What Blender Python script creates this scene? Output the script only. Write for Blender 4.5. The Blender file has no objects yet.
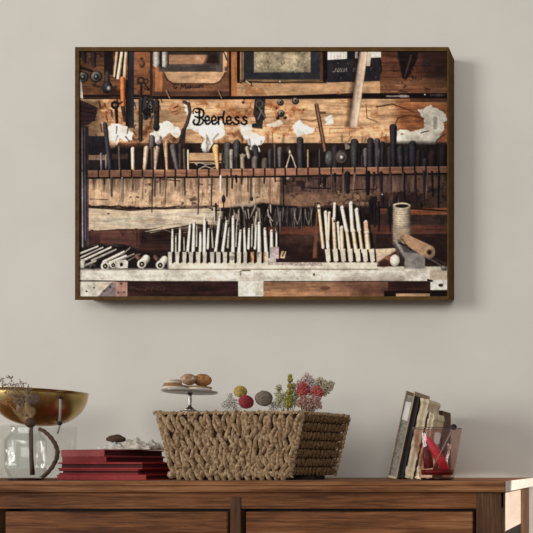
import bpy, math, random
import numpy as np
from mathutils import Vector, Matrix, Euler
random.seed(11)
C = bpy.context.scene.collection
F = 696.0; CX, CY = 632.0, 466.0            # focal length and principal point in pixels of the 533 x 533 frame
TOP = 0.85; EYE = TOP+0.0366                # sideboard top and camera height
WALL = 2.2
def WX(px, Y): return (px-CX)/F*Y
def WZ(py, Y): return EYE+(CY-py)/F*Y
def P(px, py, Y): return Vector((WX(px, Y), Y, WZ(py, Y)))
# ---------------------------------------------------------------- the printed photograph, painted as a colour grid
PX0, PX1, PY0, PY1, PS = 78.0, 449.0, 50.0, 298.0, 2
def make_print():
    rng = np.random.RandomState(7)
    W = int((PX1-PX0)*PS)+1; H = int((PY1-PY0)*PS)+1
    gx = PX0+np.arange(W)/PS; gy = PY0+np.arange(H)/PS
    X, Y = np.meshgrid(gx, gy)
    img = np.zeros((H, W, 3)); img[:] = (52, 38, 32)
    def vnoise(sx, sy):                       # value noise, feature size in photo pixels
        nw = int((PX1-PX0)/sx)+3; nh = int((PY1-PY0)/sy)+3
        g = rng.rand(nh, nw); u = (gx-PX0)/sx; v = (gy-PY0)/sy
        iu = u.astype(int); iv = v.astype(int); fu = u-iu; fv = v-iv
        fu = fu*fu*(3-2*fu); fv = fv*fv*(3-2*fv); fv = fv[:, None]
        a = g[iv][:, iu]; b = g[iv][:, iu+1]; c = g[iv+1][:, iu]; d = g[iv+1][:, iu+1]
        return (a*(1-fu)+b*fu)*(1-fv)+(c*(1-fu)+d*fu)*fv-0.5
    grain_h = 0.5*vnoise(26, 1.6)+0.35*vnoise(9, .8)+0.5*vnoise(40, 5)
    grain_v = 0.5*vnoise(1.8, 20)+0.35*vnoise(.9, 8)+0.5*vnoise(6, 30)
    blot = 0.6*vnoise(9, 7)+0.5*vnoise(4, 3)+0.3*vnoise(1.5, 1.5)
    big = vnoise(30, 22); fine = vnoise(.8, .8)
    G = {'h': grain_h, 'v': grain_v, 'b': blot, 'f': fine, 'g': big}
    def box(x0, y0, x1, y1):
        a = max(0, int((x0-PX0)*PS)-4); b = min(W, int((x1-PX0)*PS)+6)
        c = max(0, int((y0-PY0)*PS)-4); d = min(H, int((y1-PY0)*PS)+6)
        return (slice(c, d), slice(a, b)) if a < b and c < d else None
    def comp(s, m, col, tex=None, amt=0.0, shade=None):
        c = np.array(col, float)*np.ones(m.shape+(3,))
        if tex: c = c*(1+amt*G[tex][s])[..., None]
        if shade is not None: c = c*shade[..., None]
        img[s] = img[s]*(1-m[..., None])+c*m[..., None]
    def poly(pts, col, a=1.0, soft=.35, tex='b', amt=.35, rag=0.0):
        xs = [p[0] for p in pts]; ys = [p[1] for p in pts]
        s = box(min(xs)-soft-rag, min(ys)-soft-rag, max(xs)+soft+rag, max(ys)+soft+rag)
        if not s: return
        x = X[s]; y = Y[s]; d = np.full(x.shape, 1e9); ins = np.zeros(x.shape, bool)
        n = len(pts)
        for i in range(n):
            ax, ay = pts[i]; bx, by = pts[(i+1) % n]
            ex, ey = bx-ax, by-ay; L = ex*ex+ey*ey+1e-9
            t = np.clip(((x-ax)*ex+(y-ay)*ey)/L, 0, 1)
            d = np.minimum(d, np.hypot(x-ax-t*ex, y-ay-t*ey))
            cnd = ((ay > y) != (by > y))
            xi = ax+(y-ay)*ex/(ey if abs(ey) > 1e-9 else 1e-9)
            ins ^= cnd & (x < xi)
        sd = np.where(ins, d, -d)+rag*2*G['b'][s]
        comp(s, np.clip(sd/soft*.5+.5, 0, 1)*a, col, tex, amt)
    def rect(x0, y0, x1, y1, col, **k): poly([(x0, y0), (x1, y0), (x1, y1), (x0, y1)], col, **k)
    def cap(x0, y0, x1, y1, r0, r1, col, a=1.0, sh=.45, soft=.35, off=-.3, tex='f', amt=.12):
        R = max(r0, r1)+1; s = box(min(x0, x1)-R, min(y0, y1)-R, max(x0, x1)+R, max(y0, y1)+R)
        if not s: return
        x = X[s]; y = Y[s]; ex, ey = x1-x0, y1-y0; L = ex*ex+ey*ey+1e-9
        t = np.clip(((x-x0)*ex+(y-y0)*ey)/L, 0, 1)
        px = x-x0-t*ex; py = y-y0-t*ey; d = np.hypot(px, py); r = r0+(r1-r0)*t
        u = (px+py*.3)/np.maximum(r, .3)
        shade = 1+sh*(1-1.9*np.clip(np.abs(u-off), 0, 1.3)**1.4)*.8
        comp(s, np.clip((r-d)/soft*.5+.5, 0, 1)*a, col, tex, amt, shade)
    def line(pts, r, col, a=1.0, sh=0.0):
        for p, q in zip(pts, pts[1:]): cap(p[0], p[1], q[0], q[1], r, r, col, a=a, sh=sh, amt=.15)
    def ell(cx, cy, rx, ry, col, a=1.0, sh=.5, soft=.35):
        s = box(cx-rx-1, cy-ry-1, cx+rx+1, cy+ry+1)
        if not s: return
        u = (X[s]-cx)/rx; v = (Y[s]-cy)/ry; d = np.hypot(u, v); m = np.clip((1-d)*min(rx, ry)/soft*.5+.5, 0, 1)*a
        shade = 1+sh*(.9-1.5*np.hypot(u+.3, v+.3))
        comp(s, m, col, 'f', .2, np.clip(shade, .25, 2))
    def ring(cx, cy, r, w, col, a=1.0, n=14, sy=1.0):
        line([(cx+r*math.cos(t*2*math.pi/n), cy+r*sy*math.sin(t*2*math.pi/n)) for t in range(n+1)], w, col, a)
    def stain(x0, y0, x1, y1, col, thr=.0, a=.7, which=0, soft=6):
        s = box(x0-soft, y0-soft, x1+soft, y1+soft); f = (G['b']+.8*G['g']+.25*G['h'], G['v']+.4*G['g'], G['h']+.5*G['g'])[which][s]
        dx = np.minimum(X[s]-x0, x1-X[s]); dy = np.minimum(Y[s]-y0, y1-Y[s])
        m = np.clip((f-thr)*5, 0, 1)*np.clip(np.minimum(dx, dy)/soft+.5, 0, 1)*a
        comp(s, m, col, 'f', .1)
    def darken(x0, y0, x1, y1, f, soft=8, tint=(1, 1, 1)):
        s = box(x0-soft, y0-soft, x1+soft, y1+soft)
        dx = np.minimum(X[s]-x0, x1-X[s]); dy = np.minimum(Y[s]-y0, y1-Y[s])
        m = np.clip(np.minimum(dx, dy)/soft+.5, 0, 1)[..., None]
        img[s] *= 1-m*(1-f*np.array(tint))
    D = (30, 25, 25); D2 = (42, 36, 36)
    # ---- boards of the wall, from the top
    rect(76, 48, 152, 98, (104, 72, 52), tex='h', amt=.7)
    rect(134, 48, 154, 96, (132, 88, 62), tex='h', amt=.6)
    rect(236, 79, 452, 96, (190, 150, 112), tex='h', amt=.35)
    rect(380, 48, 452, 84, (92, 60, 46), tex='h', amt=.7)
    rect(380, 78, 452, 94, (120, 82, 60), tex='h', amt=.5)
    for i in range(14): rect(76+i*5, 84+2.2*(i % 3), 82+i*5, 85+2.2*(i % 3), (70, 46, 34), a=.6)
    rect(76, 99, 452, 143, (206, 164, 124), tex='h', amt=.55)
    for k in range(26):                                     # brick-like cracks in the old board
        x = 188+rng.rand()*240; y = 104+rng.rand()*34; l = 5+rng.rand()*12
        line([(x, y), (x+l, y+rng.randn()*.5)], .35, (128, 84, 52), a=.7)
        if rng.rand() < .6: line([(x, y), (x+rng.randn(), y+4+rng.rand()*5)], .35, (128, 84, 52), a=.7)
    stain(90, 99, 410, 142, (168, 110, 70), .1, .75); stain(90, 99, 410, 142, (222, 188, 148), .16, .6, 2)
    stain(90, 99, 452, 142, (120, 76, 50), .36, .8)
    for k in range(70):
        x = 92+rng.rand()*320; y = 101+rng.rand()*40; cap(x, y, x+2+rng.rand()*9, y+rng.randn()*.6, .45, .2, (126, 84, 56), a=.55, sh=0)
    rect(396, 99, 452, 146, (140, 90, 60), tex='h', amt=.7, soft=6)
    darken(76, 99, 100, 145, .6, 10); darken(135, 99, 190, 146, .82, 12)
    line([(376, 107), (392, 104), (404, 108), (414, 112)], .6, (80, 50, 34)); line([(393, 130), (398, 118), (410, 115), (424, 119)], .6, (86, 54, 36))
    line([(300, 119), (312, 121), (322, 117)], .4, (110, 72, 46)); line([(366, 104), (367, 118), (377, 122)], .45, (110, 72, 46))
    poly([(76, 95), (150, 95), (236, 96.5), (300, 95), (350, 93.2), (452, 93), (452, 99), (350, 98), (300, 98.6), (236, 99.5), (76, 99)], (28, 20, 20), tex='f')
    rect(386, 95.5, 409, 97, (200, 190, 180), a=.65, rag=.8); ell(425, 94.6, .9, .7, (240, 235, 220))
    rect(430, 94, 446, 96, (110, 100, 95), a=.5, rag=.8)
    rect(410, 98.5, 452, 102, (94, 62, 46), tex='h'); rect(76, 97, 150, 98, (150, 110, 80), a=.4, rag=.5)
    stain(236, 80, 400, 94, (214, 184, 146), .1, .6, 2); stain(236, 82, 400, 95, (140, 96, 64), .2, .7, 0, 2); stain(78, 50, 155, 96, (44, 30, 26), .1, .75); stain(380, 50, 450, 92, (44, 30, 28), .05, .8); stain(380, 50, 450, 92, (150, 104, 76), .3, .5, 2)
    # ---- upper left tools
    for x, y, r in ((82.5, 77, 5), (96, 76.5, 5.2)):
        ell(x, y, r+1, r+.6, (34, 30, 30)); ell(x, y, r, r, (118, 114, 108), sh=.5); ell(x+.3, y+.3, r*.55, r*.55, (60, 56, 54)); ell(x, y, 1.2, 1.2, (150, 146, 138))
    cap(83, 52, 85, 62, 3.5, 1.5, D2); cap(93, 50, 94, 66, 2.6, 2, (54, 44, 42)); cap(81, 68, 92, 71, 1.6, 1.2, D)
    rect(104, 48, 113, 75, (38, 30, 28)); cap(107, 74, 107, 82, 2.5, 3.2, (56, 48, 46)); ell(107, 87, 5.4, 6, (50, 48, 48)); ell(109, 88.5, 2.2, 2.6, (150, 146, 140), a=.75)
    poly([(79, 76), (82, 84), (83, 99), (79, 98)], (205, 196, 178))
    cap(117.3, 50, 114.5, 76, 1.6, 1.3, (176, 146, 116)); cap(122, 50, 118, 77.5, 2, 1.8, (204, 180, 150)); cap(126, 50, 124.3, 80.5, 1.9, 1.7, (186, 156, 126))
    cap(119.5, 52, 115.6, 78, .8, .7, D); cap(124, 52, 121.4, 78, .7, .6, D)
    cap(122.4, 79, 123, 107, 2.7, 2.2, (176, 104, 62)); rect(125.6, 80, 128, 126, (34, 26, 24))
    rect(127.8, 48, 134, 128, (50, 48, 51), tex='v', amt=.5); rect(127.8, 48, 128.7, 128, (28, 26, 28))
    ell(142, 64, 3, 4, (104, 70, 52), a=.8); ring(141, 80.5, 3, .8, (42, 34, 32)); ring(146, 81, 2.2, .6, (52, 40, 36)); cap(141.5, 85, 140.5, 104, 1.2, 1.5, (40, 34, 34)); cap(145, 84, 149, 90, .7, .7, D)
    ring(115, 105, 3, 1.2, (36, 28, 26)); cap(116, 108, 117, 123, 1.8, 1.4, (36, 28, 26)); cap(119, 104, 122, 102, .8, .8, D)
    poly([(78, 99), (90, 104), (98, 108), (95, 120), (88, 125), (78, 127)], (58, 42, 42), tex='h', amt=.5)
    for k in range(4): line([(79, 106+k*5), (96, 110+k*3.4)], .4, (34, 26, 28))
    cap(123, 108, 124.5, 121, 2.2, 1.2, (58, 48, 44))
    # ---- wooden box with the signature
    rect(150, 48, 232, 96, (118, 82, 60), tex='h', amt=.4); rect(150, 48, 152.6, 96, (60, 42, 34))
    rect(155, 64, 162.5, 94, (160, 108, 74), tex='v', amt=.3); rect(152, 91.5, 229, 95.5, (84, 60, 48), tex='h')
    poly([(163.5, 71.5), (224, 70), (224, 76), (219, 81.5), (214, 83.5), (172.5, 83.5), (167, 79), (164, 74)], (194, 156, 120), tex='h', amt=.4)
    line([(164, 73), (167, 79.5), (172.5, 83.5), (214, 84), (220, 81.5), (226, 72), (227.5, 66)], .8, (70, 48, 38), a=.8)
    rect(159, 64, 223, 71.8, (76, 68, 64), tex='h', amt=.6); rect(216.5, 48, 222.5, 72, (80, 72, 68), tex='v', amt=.5)
    rect(223, 48, 227, 72, (190, 150, 112), tex='v'); rect(166, 48, 217, 54.5, (62, 54, 52), tex='h', amt=.6)
    rect(168, 55, 217, 64, (164, 126, 98), tex='h', amt=.35); poly([(208, 54), (219, 53), (219, 64), (212, 65), (204, 64)], (44, 32, 30), soft=2)
    ring(214, 59, 4, .6, (40, 34, 34), a=.6)
    for x in (156.8, 165): cap(x, 53, x, 63.5, 3.7, 3.9, (136, 130, 122), sh=.6)
    cap(161, 52, 161, 66, .9, .9, D)
    rect(229, 48, 231.5, 96, (42, 30, 28)); rect(231.3, 48, 237, 96, (164, 108, 68), tex='v', amt=.35); rect(237, 48, 240.5, 83, (28, 20, 20))
    ell(226, 69, 1.5, 2.5, D, a=.6); cap(222, 48, 227, 60, .5, .5, D)
    ink = (40, 28, 28)                                      # signature on the box
    line([(176.6, 84.6), (175, 83.8), (173.8, 85.4), (174, 88), (175.6, 88.6), (176.8, 87.2), (175.6, 87)], .48, ink); ell(178.4, 88.4, .5, .5, ink, sh=0)
    line([(180.6, 88.8), (181.8, 84.2), (183, 87.2), (185.2, 83.8), (185.4, 88.4)], .5, ink)
    line([(188.6, 86.2), (187, 86.4), (186.8, 88), (188.4, 88), (188.8, 86.2), (189.2, 88.2)], .42, ink)
    line([(190.4, 83.8), (190.2, 88.2), (192.4, 85.8), (191, 87), (192.8, 88)], .42, ink)
    line([(193.8, 85.8), (193.8, 87.8), (195.4, 87.8), (195.8, 85.6), (196, 87.8)], .42, ink)
    line([(197.2, 85.6), (197.2, 87.6), (198.6, 87.6), (199, 85.4), (199.2, 87.6)], .42, ink)
    line([(200.2, 87.6), (200.4, 85.4), (201.6, 85), (202, 87.4)], .42, ink); line([(203.2, 85), (203.3, 87.2)], .42, ink); ell(203.2, 83.3, .5, .5, ink, sh=0)
    for x in (166.5, 218.5): cap(x, 90.5, x+3.2, 98, 1, .7, (120, 92, 76)); cap(x+1.4, 91, x+4.4, 98.4, .5, .4, D)
    # ---- framed print and black board
    rect(240, 48, 245, 83, (150, 122, 92), tex='v', amt=.5); rect(241.5, 48, 242.6, 83, (76, 56, 44)); rect(243.6, 48, 245.4, 80, (50, 42, 40))
    rect(240, 79.3, 327, 83.4, (132, 104, 78), tex='h', amt=.6); rect(244, 48, 321, 79.6, (50, 50, 54), tex='b', amt=.25)
    rect(254, 48, 310.5, 72.2, (152, 138, 114), tex='b', amt=.55)
    for k in range(60):
        x = 258+rng.rand()*50; y = 52+rng.rand()*19; q = rng.rand()
        cap(x, y, x+rng.randn()*1.5, y+rng.rand()*3, .6, .4, (190, 178, 150) if q > .5 else (104, 92, 74), a=.6, sh=0)
    line([(254, 72.3), (310.5, 71)], .4, (120, 108, 92)); rect(320, 48, 323, 81, (86, 62, 46), tex='v'); rect(323, 48, 327.6, 82, (28, 22, 22))
    line([(244, 81.4), (270, 82.6), (300, 82), (326, 82.4)], .5, (40, 28, 24)); ell(280, 81.6, .8, .7, (240, 230, 210))
    line([(240.5, 83), (244, 80), (251, 83), (252, 86)], .6, (44, 32, 28)); line([(246, 81), (250, 84)], .5, (200, 180, 150))
    rect(327.5, 48, 381, 60, (222, 218, 206), tex='f', amt=.1); rect(347, 48, 355.2, 60, (36, 32, 36)); rect(358, 48, 368, 60, (40, 36, 40))
    for k in range(5): line([(331+k*3.2, 52), (331+k*3.2, 57)], .3, (160, 150, 140), a=.7)
    poly([(327.5, 60), (350, 58.6), (381, 57.4), (380, 81), (350, 82), (327.5, 82.6)], (46, 43, 47), tex='b', amt=.25)
    poly([(366, 52), (371.5, 52), (370, 66), (366, 66)], (196, 182, 164))
    ch = (150, 142, 136)
    line([(336.2, 68.4), (334.6, 71.6), (332.6, 71.8)], .38, ch, a=.85); line([(338.6, 68.4), (337.2, 71.4), (339, 71.6), (340.6, 68.4)], .38, ch, a=.85)
    line([(342.2, 68.4), (341, 71.6), (342.6, 71.6)], .38, ch, a=.85); line([(344.4, 68.4), (343.4, 71.6)], .38, ch, a=.85); line([(344.4, 71.6), (346.6, 68.2), (346.8, 71.6)], .38, ch, a=.85)
    line([(353, 71.4), (354, 68.2)], .38, ch, a=.85); line([(355, 71.4), (356, 68)], .38, ch, a=.85); line([(370.5, 70), (372, 67.6)], .35, ch, a=.6)
    for p in ((338, 63), (348, 63.6), (341, 78), (376, 77)): ell(p[0], p[1], .5, .5, (120, 110, 104), sh=0)
    line([(380, 58), (381.5, 70), (380.5, 73)], .7, D)
    # upper right
    poly([(397, 48), (420, 48), (417, 60), (410, 74), (406, 80), (402.5, 78), (399, 62)], (34, 26, 27), tex='h', amt=.5, soft=.8)
    line([(411, 56), (405, 76)], .9, (74, 54, 46)); rect(423.5, 60, 431, 66, (52, 44, 44)); ring(427, 63, 2, .4, (90, 80, 76), a=.6)
    poly([(418, 48), (452, 48), (452, 84), (430, 82), (420, 72)], (40, 28, 28), a=.6, soft=6)
    # ---- paper patches
    wp = (232, 229, 218)
    for pts, a in (([(108, 128), (112, 124), (120, 125), (129, 127.5), (133, 133), (131, 139), (124, 141), (119, 137), (117, 144), (113, 149), (109, 147), (109, 138)], .95),
              ([(160, 124), (168, 121), (178, 126), (181, 133), (177, 137), (170, 133), (164, 138), (158, 143), (152, 142), (151, 134)], .9),
              ([(187, 111), (197, 112), (212, 118), (224, 122), (225.4, 135), (219, 139), (213, 141), (209, 152), (203, 153), (201, 145), (206, 139), (199, 133), (193, 130), (187, 129)], 1),
              ([(236.5, 126), (243, 122.5), (252, 124), (253, 131), (264, 137), (263.5, 142), (257, 145), (258.5, 151), (251, 148), (245, 139), (241, 131)], .97),
              ([(266, 124), (272, 122.5), (281, 120.5), (283, 124), (274, 126), (267, 127.5)], .7),
              ([(293, 125), (297, 121), (300, 120), (305, 126), (314, 129), (311, 133), (304, 135), (301, 139), (296, 137), (293, 132)], 1),
              ([(324, 117), (332, 115), (333, 123), (326, 124)], .9),
              ([(184, 104), (188, 101), (189, 112), (186, 116)], .8),
              ([(417, 109), (423, 109), (426, 107), (430, 105), (434, 107), (440, 110), (445, 114), (446, 119), (442, 122), (443, 130), (439, 138), (435, 147), (434, 153), (424, 153), (415, 148), (405, 146), (396.5, 146), (397, 131), (403, 130), (412, 131), (423, 128), (424, 119), (419, 114)], 1)):
        poly(pts, wp if pts[0][0] < 400 else (206, 200, 184), a=a*.96, rag=2.0, tex='b', amt=.18)
    rect(433.5, 117, 437, 129, (130, 124, 116), a=.8, rag=.5); line([(421, 133), (425, 131.6), (429, 131)], .5, (60, 44, 36))
    ell(402, 134, 1.2, .6, (90, 70, 60)); line([(433, 152), (437, 140), (445, 134)], .5, (70, 52, 44))
    poly([(105, 139), (118, 143), (130, 141), (148, 143), (148, 152), (105, 150)], (150, 100, 72), a=.6, soft=2)
    ell(175, 109, 6, 6, (176, 124, 86), a=.7, sh=.2); line([(174, 108), (178, 106)], .6, (60, 40, 32)); line([(172, 112), (177, 111)], .4, (60, 40, 32))
    poly([(273, 133), (293, 138), (293, 143), (273, 142)], (220, 190, 150), a=.6); line([(272.6, 132), (272.6, 143)], .4, (120, 80, 50)); ell(279, 137.8, .6, .6, D)
    # old iron on the left board
    for x, y0, y1, r in ((141, 100, 140, 2.4), (146, 99, 118, 2.8), (149.5, 100, 116, 2.0), (156.5, 102, 129, 3.0), (152, 99, 112, 1.6)):
        cap(x, y0, x+rng.randn()*.5, y1, r, r*.8, (46, 42, 42), sh=.5)
    for k in range(16): ell(142+rng.rand()*15, 101+rng.rand()*16, .9, .9, (120, 108, 98) if k % 2 else (24, 20, 20), a=.8)
    ring(147, 112, 3, .8, D); ell(156.5, 127, 3.3, 4, (44, 42, 42)); ell(148.5, 137, 1.2, 6, (200, 150, 110), a=.5)
    line([(184, 102), (188.5, 104), (190, 112), (187.5, 122), (184.5, 129)], 1.7, (70, 54, 50), sh=.3)
    poly([(182, 128), (186, 129), (184.5, 150), (178, 150), (179, 140)], (60, 50, 48), tex='v', amt=.5)
    for k in range(46):
        x = 100+rng.rand()*300; y = 134+rng.rand()*14; cap(x, y, x+rng.randn()*2, y+4+rng.rand()*8, .9, .5, (62, 46, 38), a=.5, soft=.8, sh=.2)
    for k in range(30):
        x = 92+rng.rand()*70; y = 99+rng.rand()*42; cap(x, y, x+rng.randn()*1.5, y+2+rng.rand()*7, .8, .5, (48, 38, 34), a=.7)
    # ---- wordmark: black cut-out lettering
    k1 = (26, 22, 24)
    def word(strokes, r=.95):
        for s in strokes: line(s, r, k1)
    word([[(193.2, 113.4), (192.9, 110.8), (194.6, 108.8), (197.4, 108.4), (199.2, 110), (198.6, 112.2), (196.4, 112.8), (195.2, 111.4)]], .62)
    word([[(197.2, 108.6), (200.4, 108.8), (203.2, 110.6), (204, 113.6), (202.8, 116.6), (200, 118), (197.6, 117.2)],
          [(199.6, 110.4), (199.2, 114), (199.6, 118.4), (199.2, 121.6), (197.4, 124.4), (194.6, 124.4), (193.2, 122.2), (194.2, 120)]], .98)
    word([[(195, 116.4), (197.6, 117.4), (201.4, 117.8), (203.4, 120.2), (202.6, 123.2), (199.8, 125), (196.8, 125.2)]], .8)
    def e(x): return [(x+.6, 121), (x+4.4, 120.2), (x+4.6, 117.6), (x+2.8, 116.2), (x+.8, 117.6), (x+.3, 121), (x+1.8, 124), (x+4, 124), (x+6, 122)]
    def s_(x): return [(x+4.8, 117.8), (x+3, 116.6), (x+1.2, 117.8), (x+2, 119.6), (x+4.6, 121), (x+5, 123), (x+2.8, 124.5), (x+.2, 123.8), (x-.4, 122.6)]
    word([e(204.6)]); word([e(211.2)])
    word([[(218.2, 116.8), (218.6, 124)], [(218.6, 119.8), (220, 117.2), (221.6, 116.8), (222.2, 118)]])
    word([[(224, 111.6), (223.2, 117), (223.4, 122.4), (225, 124.2), (226.4, 122.8)]], .9); word([e(226.2)]); word([s_(234)]); word([s_(241.8)])
    # bracket, rings
    poly([(255, 98.5), (265.5, 98.5), (264.4, 112), (266, 118), (263, 121), (262.4, 129), (252, 127.6), (252, 124), (256, 123), (255, 118), (253, 114)], (54, 50, 48), tex='b', amt=.6)
    ring(259.4, 104, 3.4, .5, (96, 90, 84), a=.7); line([(262, 110), (258, 119)], .6, (120, 112, 104)); line([(259, 108), (265, 117)], .6, (110, 104, 96))
    for x, y, r in ((280.5, 102, 2.2), (295.5, 100.6, 2.4), (281, 113, 2.5)):
        ell(x, y+.6, r+1.2, r+1, (50, 40, 36)); ell(x, y, r+.6, r+.5, (118, 108, 98)); ell(x, y, 1, 1, (30, 24, 24))
    ell(277.8, 118, 1.6, 1.8, (44, 38, 36)); ell(285, 117.8, 1.9, 1.7, (60, 52, 48)); line([(278, 117), (283, 114)], .8, (50, 42, 40)); ell(276.6, 108.4, 1, 1, (50, 36, 28)); ell(243.2, 102.4, 1.4, 1.4, (56, 44, 38)); ell(303.6, 109.6, 1, 1, (110, 60, 40)); ell(244, 99.6, .6, .6, D)
    # ---- dark zone behind the tool rack
    poly([(76, 150), (120, 146), (190, 146), (200, 152), (260, 152), (300, 152), (340, 148), (390, 142), (452, 143), (452, 172), (76, 172)], (38, 31, 30), tex='v', amt=.8, soft=2.5)
    rect(189, 153, 224, 163, (196, 160, 124), tex='h', amt=.3); rect(186, 160.5, 222, 162, (60, 44, 38)); rect(88, 155, 106, 160, (140, 112, 92), a=.8, tex='h'); rect(112, 154, 128, 159, (90, 68, 58), a=.6)
    line([(197, 165), (195.5, 163.6), (200, 162.6), (206, 164.4), (214, 163.6), (218, 166), (212, 168.4), (205, 166), (199, 169)], .45, (190, 176, 156))
    rect(87.5, 136, 106, 155, (36, 34, 38), tex='v', amt=.7)
    # hanging tool handles: x, y top, x bottom, y bottom, r0, r1, colour
    T = [(105, 124, 110, 170, 2.2, 2.4, (56, 54, 58)), (101, 154, 101.4, 170, 1.2, 1, (104, 102, 104)), (106, 155, 106, 168, .8, .8, (120, 108, 96)), (119, 147, 119.6, 170, 1.3, 1, (84, 76, 70)),
         (132.7, 149, 133, 170, 2.0, 1.7, (206, 180, 150)), (146.4, 148.5, 144.6, 169, 2.7, 2.0, (178, 150, 126)), (151.8, 138, 152, 147, 3.2, 3.0, (82, 76, 76)), (152, 148, 152, 168, 1.6, 1.2, (60, 52, 50)),
         (156.8, 149, 155.2, 169, 3.2, 1.4, (150, 130, 112)), (165.6, 144, 167, 170, 2.4, 1.3, (168, 136, 106)), (172.8, 147, 177, 169, 3.2, 1.9, (88, 82, 80)), (180, 146, 180, 168, 2.2, 1.4, (66, 56, 54)), (184, 150, 184.6, 168, 1.6, 1.1, (84, 72, 64)),
         (188.1, 150.5, 188.2, 170, 1, .9, (214, 180, 140)), (215.8, 148, 217.6, 168, 3.7, 1.5, (206, 150, 100)), (222.6, 150, 222.6, 168, 1.2, 1, (50, 42, 40)),
         (227.6, 145, 227.6, 166, 3.7, 3.0, (74, 70, 68)), (231.2, 151.5, 231.4, 168.5, 2.3, 1.7, (126, 120, 108)), (237, 143, 236.6, 158, 3.4, 2.6, (62, 60, 60)), (236.6, 158, 236.6, 168, 1.4, 1.4, (48, 44, 44)),
         (242.4, 156, 242.8, 168, 2.4, 2.4, (130, 116, 100)), (247, 148.4, 249, 157, 2.2, 1.8, (134, 124, 110)), (255, 148, 257, 158, 3.2, 2.4, (56, 54, 54)), (254.8, 159.5, 254.8, 168.5, 3.3, 3.0, (96, 88, 80)),
         (264.8, 161, 264.8, 169, 3.3, 3.3, (80, 72, 66)), (270, 151, 270, 168, 2.2, 1.7, (58, 54, 54)), (274.8, 144.4, 275, 169, 1.4, 1.1, (66, 62, 60)), (279.8, 149.6, 279.8, 166, 2.7, 1.5, (84, 80, 76)),
         (288.6, 148.6, 289, 153, 2.4, 1.2, (54, 50, 50)), (300, 140, 300.6, 167, 3.4, 2.7, (56, 54, 56)), (308, 150.5, 308, 168, 1.2, 1, (130, 106, 88)), (319.6, 150, 319.6, 168, 1.1, .9, (62, 56, 54)),
         (335, 148, 335, 166, 3.6, 3, (48, 44, 44)), (354.4, 142.6, 354.4, 167, 4.1, 3.1, (54, 52, 52)), (365.4, 150.5, 365.4, 165, 2.6, 1.7, (78, 74, 74)), (362, 156, 362, 166, 1.3, 1.2, (50, 46, 46)),
         (370.4, 141, 370.4, 167, 3.5, 3, (46, 43, 45)), (377.2, 141, 377.2, 167, 2.9, 2.2, (58, 56, 58)), (382.6, 143, 382, 167, 2, 1.7, (44, 40, 42)), (389.4, 149, 389.4, 167, 2.7, 2, (48, 44, 46)),
         (393.2, 127.5, 393.6, 166, 3.8, 2.4, (42, 39, 42)), (400, 149, 401, 166, 3.4, 2.5, (48, 45, 48)), (406.6, 149, 407, 166, 3.2, 2.5, (38, 35, 37)), (412.6, 144.6, 413, 166, 3.9, 3.6, (44, 42, 46)),
         (418.6, 152, 418, 166, 2.5, 2.5, (44, 36, 36)), (424.8, 161, 424.8, 168, 2.8, 2, (50, 46, 48)), (432, 155, 432, 166, 4.6, 4, (46, 36, 34)), (442.6, 148, 442, 167, 4.6, 4, (38, 33, 36))]
    for t in T: cap(*t[:6], t[6], sh=.55)
    poly([(239.4, 154.4), (246, 154.4), (244.6, 157), (240.6, 157)], (140, 128, 112))
    line([(289.6, 150), (290.4, 153), (286, 168)], .55, (206, 190, 168)); line([(290.4, 153), (292.6, 158), (296, 168)], .55, (206, 190, 168)); ell(290, 152.4, 1.4, 1.8, (180, 166, 148))
    cap(316.6, 105, 325, 150, 1.9, 1.7, (104, 78, 62), sh=.5); rect(319, 111.6, 326, 114, (120, 84, 62)); cap(315, 105, 323, 149, .6, .5, (60, 42, 34))
    ell(329.2, 159, 4.2, 8.2, (88, 86, 86)); ell(327.6, 157, 1.2, 4, (120, 118, 116), a=.6)
    ell(341.4, 157.6, 6.6, 7.6, (74, 66, 62)); ring(341.4, 157.6, 4.6, .4, (110, 100, 94), a=.6); ell(341.6, 157.4, 1.8, 1.8, (210, 206, 198), a=.9)
    poly([(343.6, 143), (346, 140.6), (349.6, 146), (350, 149), (345.6, 149.4)], (136, 126, 116), rag=.8)
    ell(379, 156, 1.3, 9, (92, 88, 90), a=.5)
    # round stick leaning at the right of the board
    poly([(356, 52), (362, 52), (350.6, 128), (345, 127)], (40, 24, 18), a=.55, soft=2)
    s = box(346, 48, 370, 128); yy = (Y[s]-48)/79.6; u = (X[s]-(360-11.6*yy))/(8.4+.8*yy)
    shd = np.interp(u, np.linspace(0, 1, 9), (.52, .68, .9, .97, .95, 1.02, 1.12, 1.1, .72))
    m = np.clip(np.minimum(u, 1-u)*8/.4*.5+.5, 0, 1)*np.clip((127.6-Y[s])*2, 0, 1); comp(s, m, (208, 182, 158), 'v', .10, shd)
    ell(350, 130, 5, 2.5, (180, 124, 80), a=.5, soft=2)
    # ---- lower boards
    poly([(87, 176), (300, 174), (300, 208), (200, 207.5), (87, 206)], (180, 150, 122), tex='v', amt=.6)
    poly([(87, 190), (180, 194), (180, 207), (87, 206)], (206, 172, 138), a=.6, soft=4)
    poly([(280, 174), (452, 171), (452, 252), (280, 252)], (78, 58, 50), tex='b', amt=.6)
    poly([(280, 172), (452, 170), (452, 192), (280, 195)], (92, 72, 64), tex='v', amt=.8, soft=2)
    poly([(280, 194), (378, 192), (378, 207), (280, 209)], (134, 104, 84), tex='b', amt=.5, soft=2)
    for k in range(60):
        x = 92+rng.rand()*200; cap(x, 177+rng.rand()*3, x+rng.randn()*.6, 182+rng.rand()*16, .9+rng.rand()*1.6, .3, (88, 68, 58), a=.35, sh=0, soft=1)
    poly([(87, 208), (130, 211), (180, 209), (215, 208), (232, 212), (232, 226), (180, 223), (150, 229), (120, 229), (87, 231)], (204, 184, 156), tex='h', amt=.3)
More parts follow.
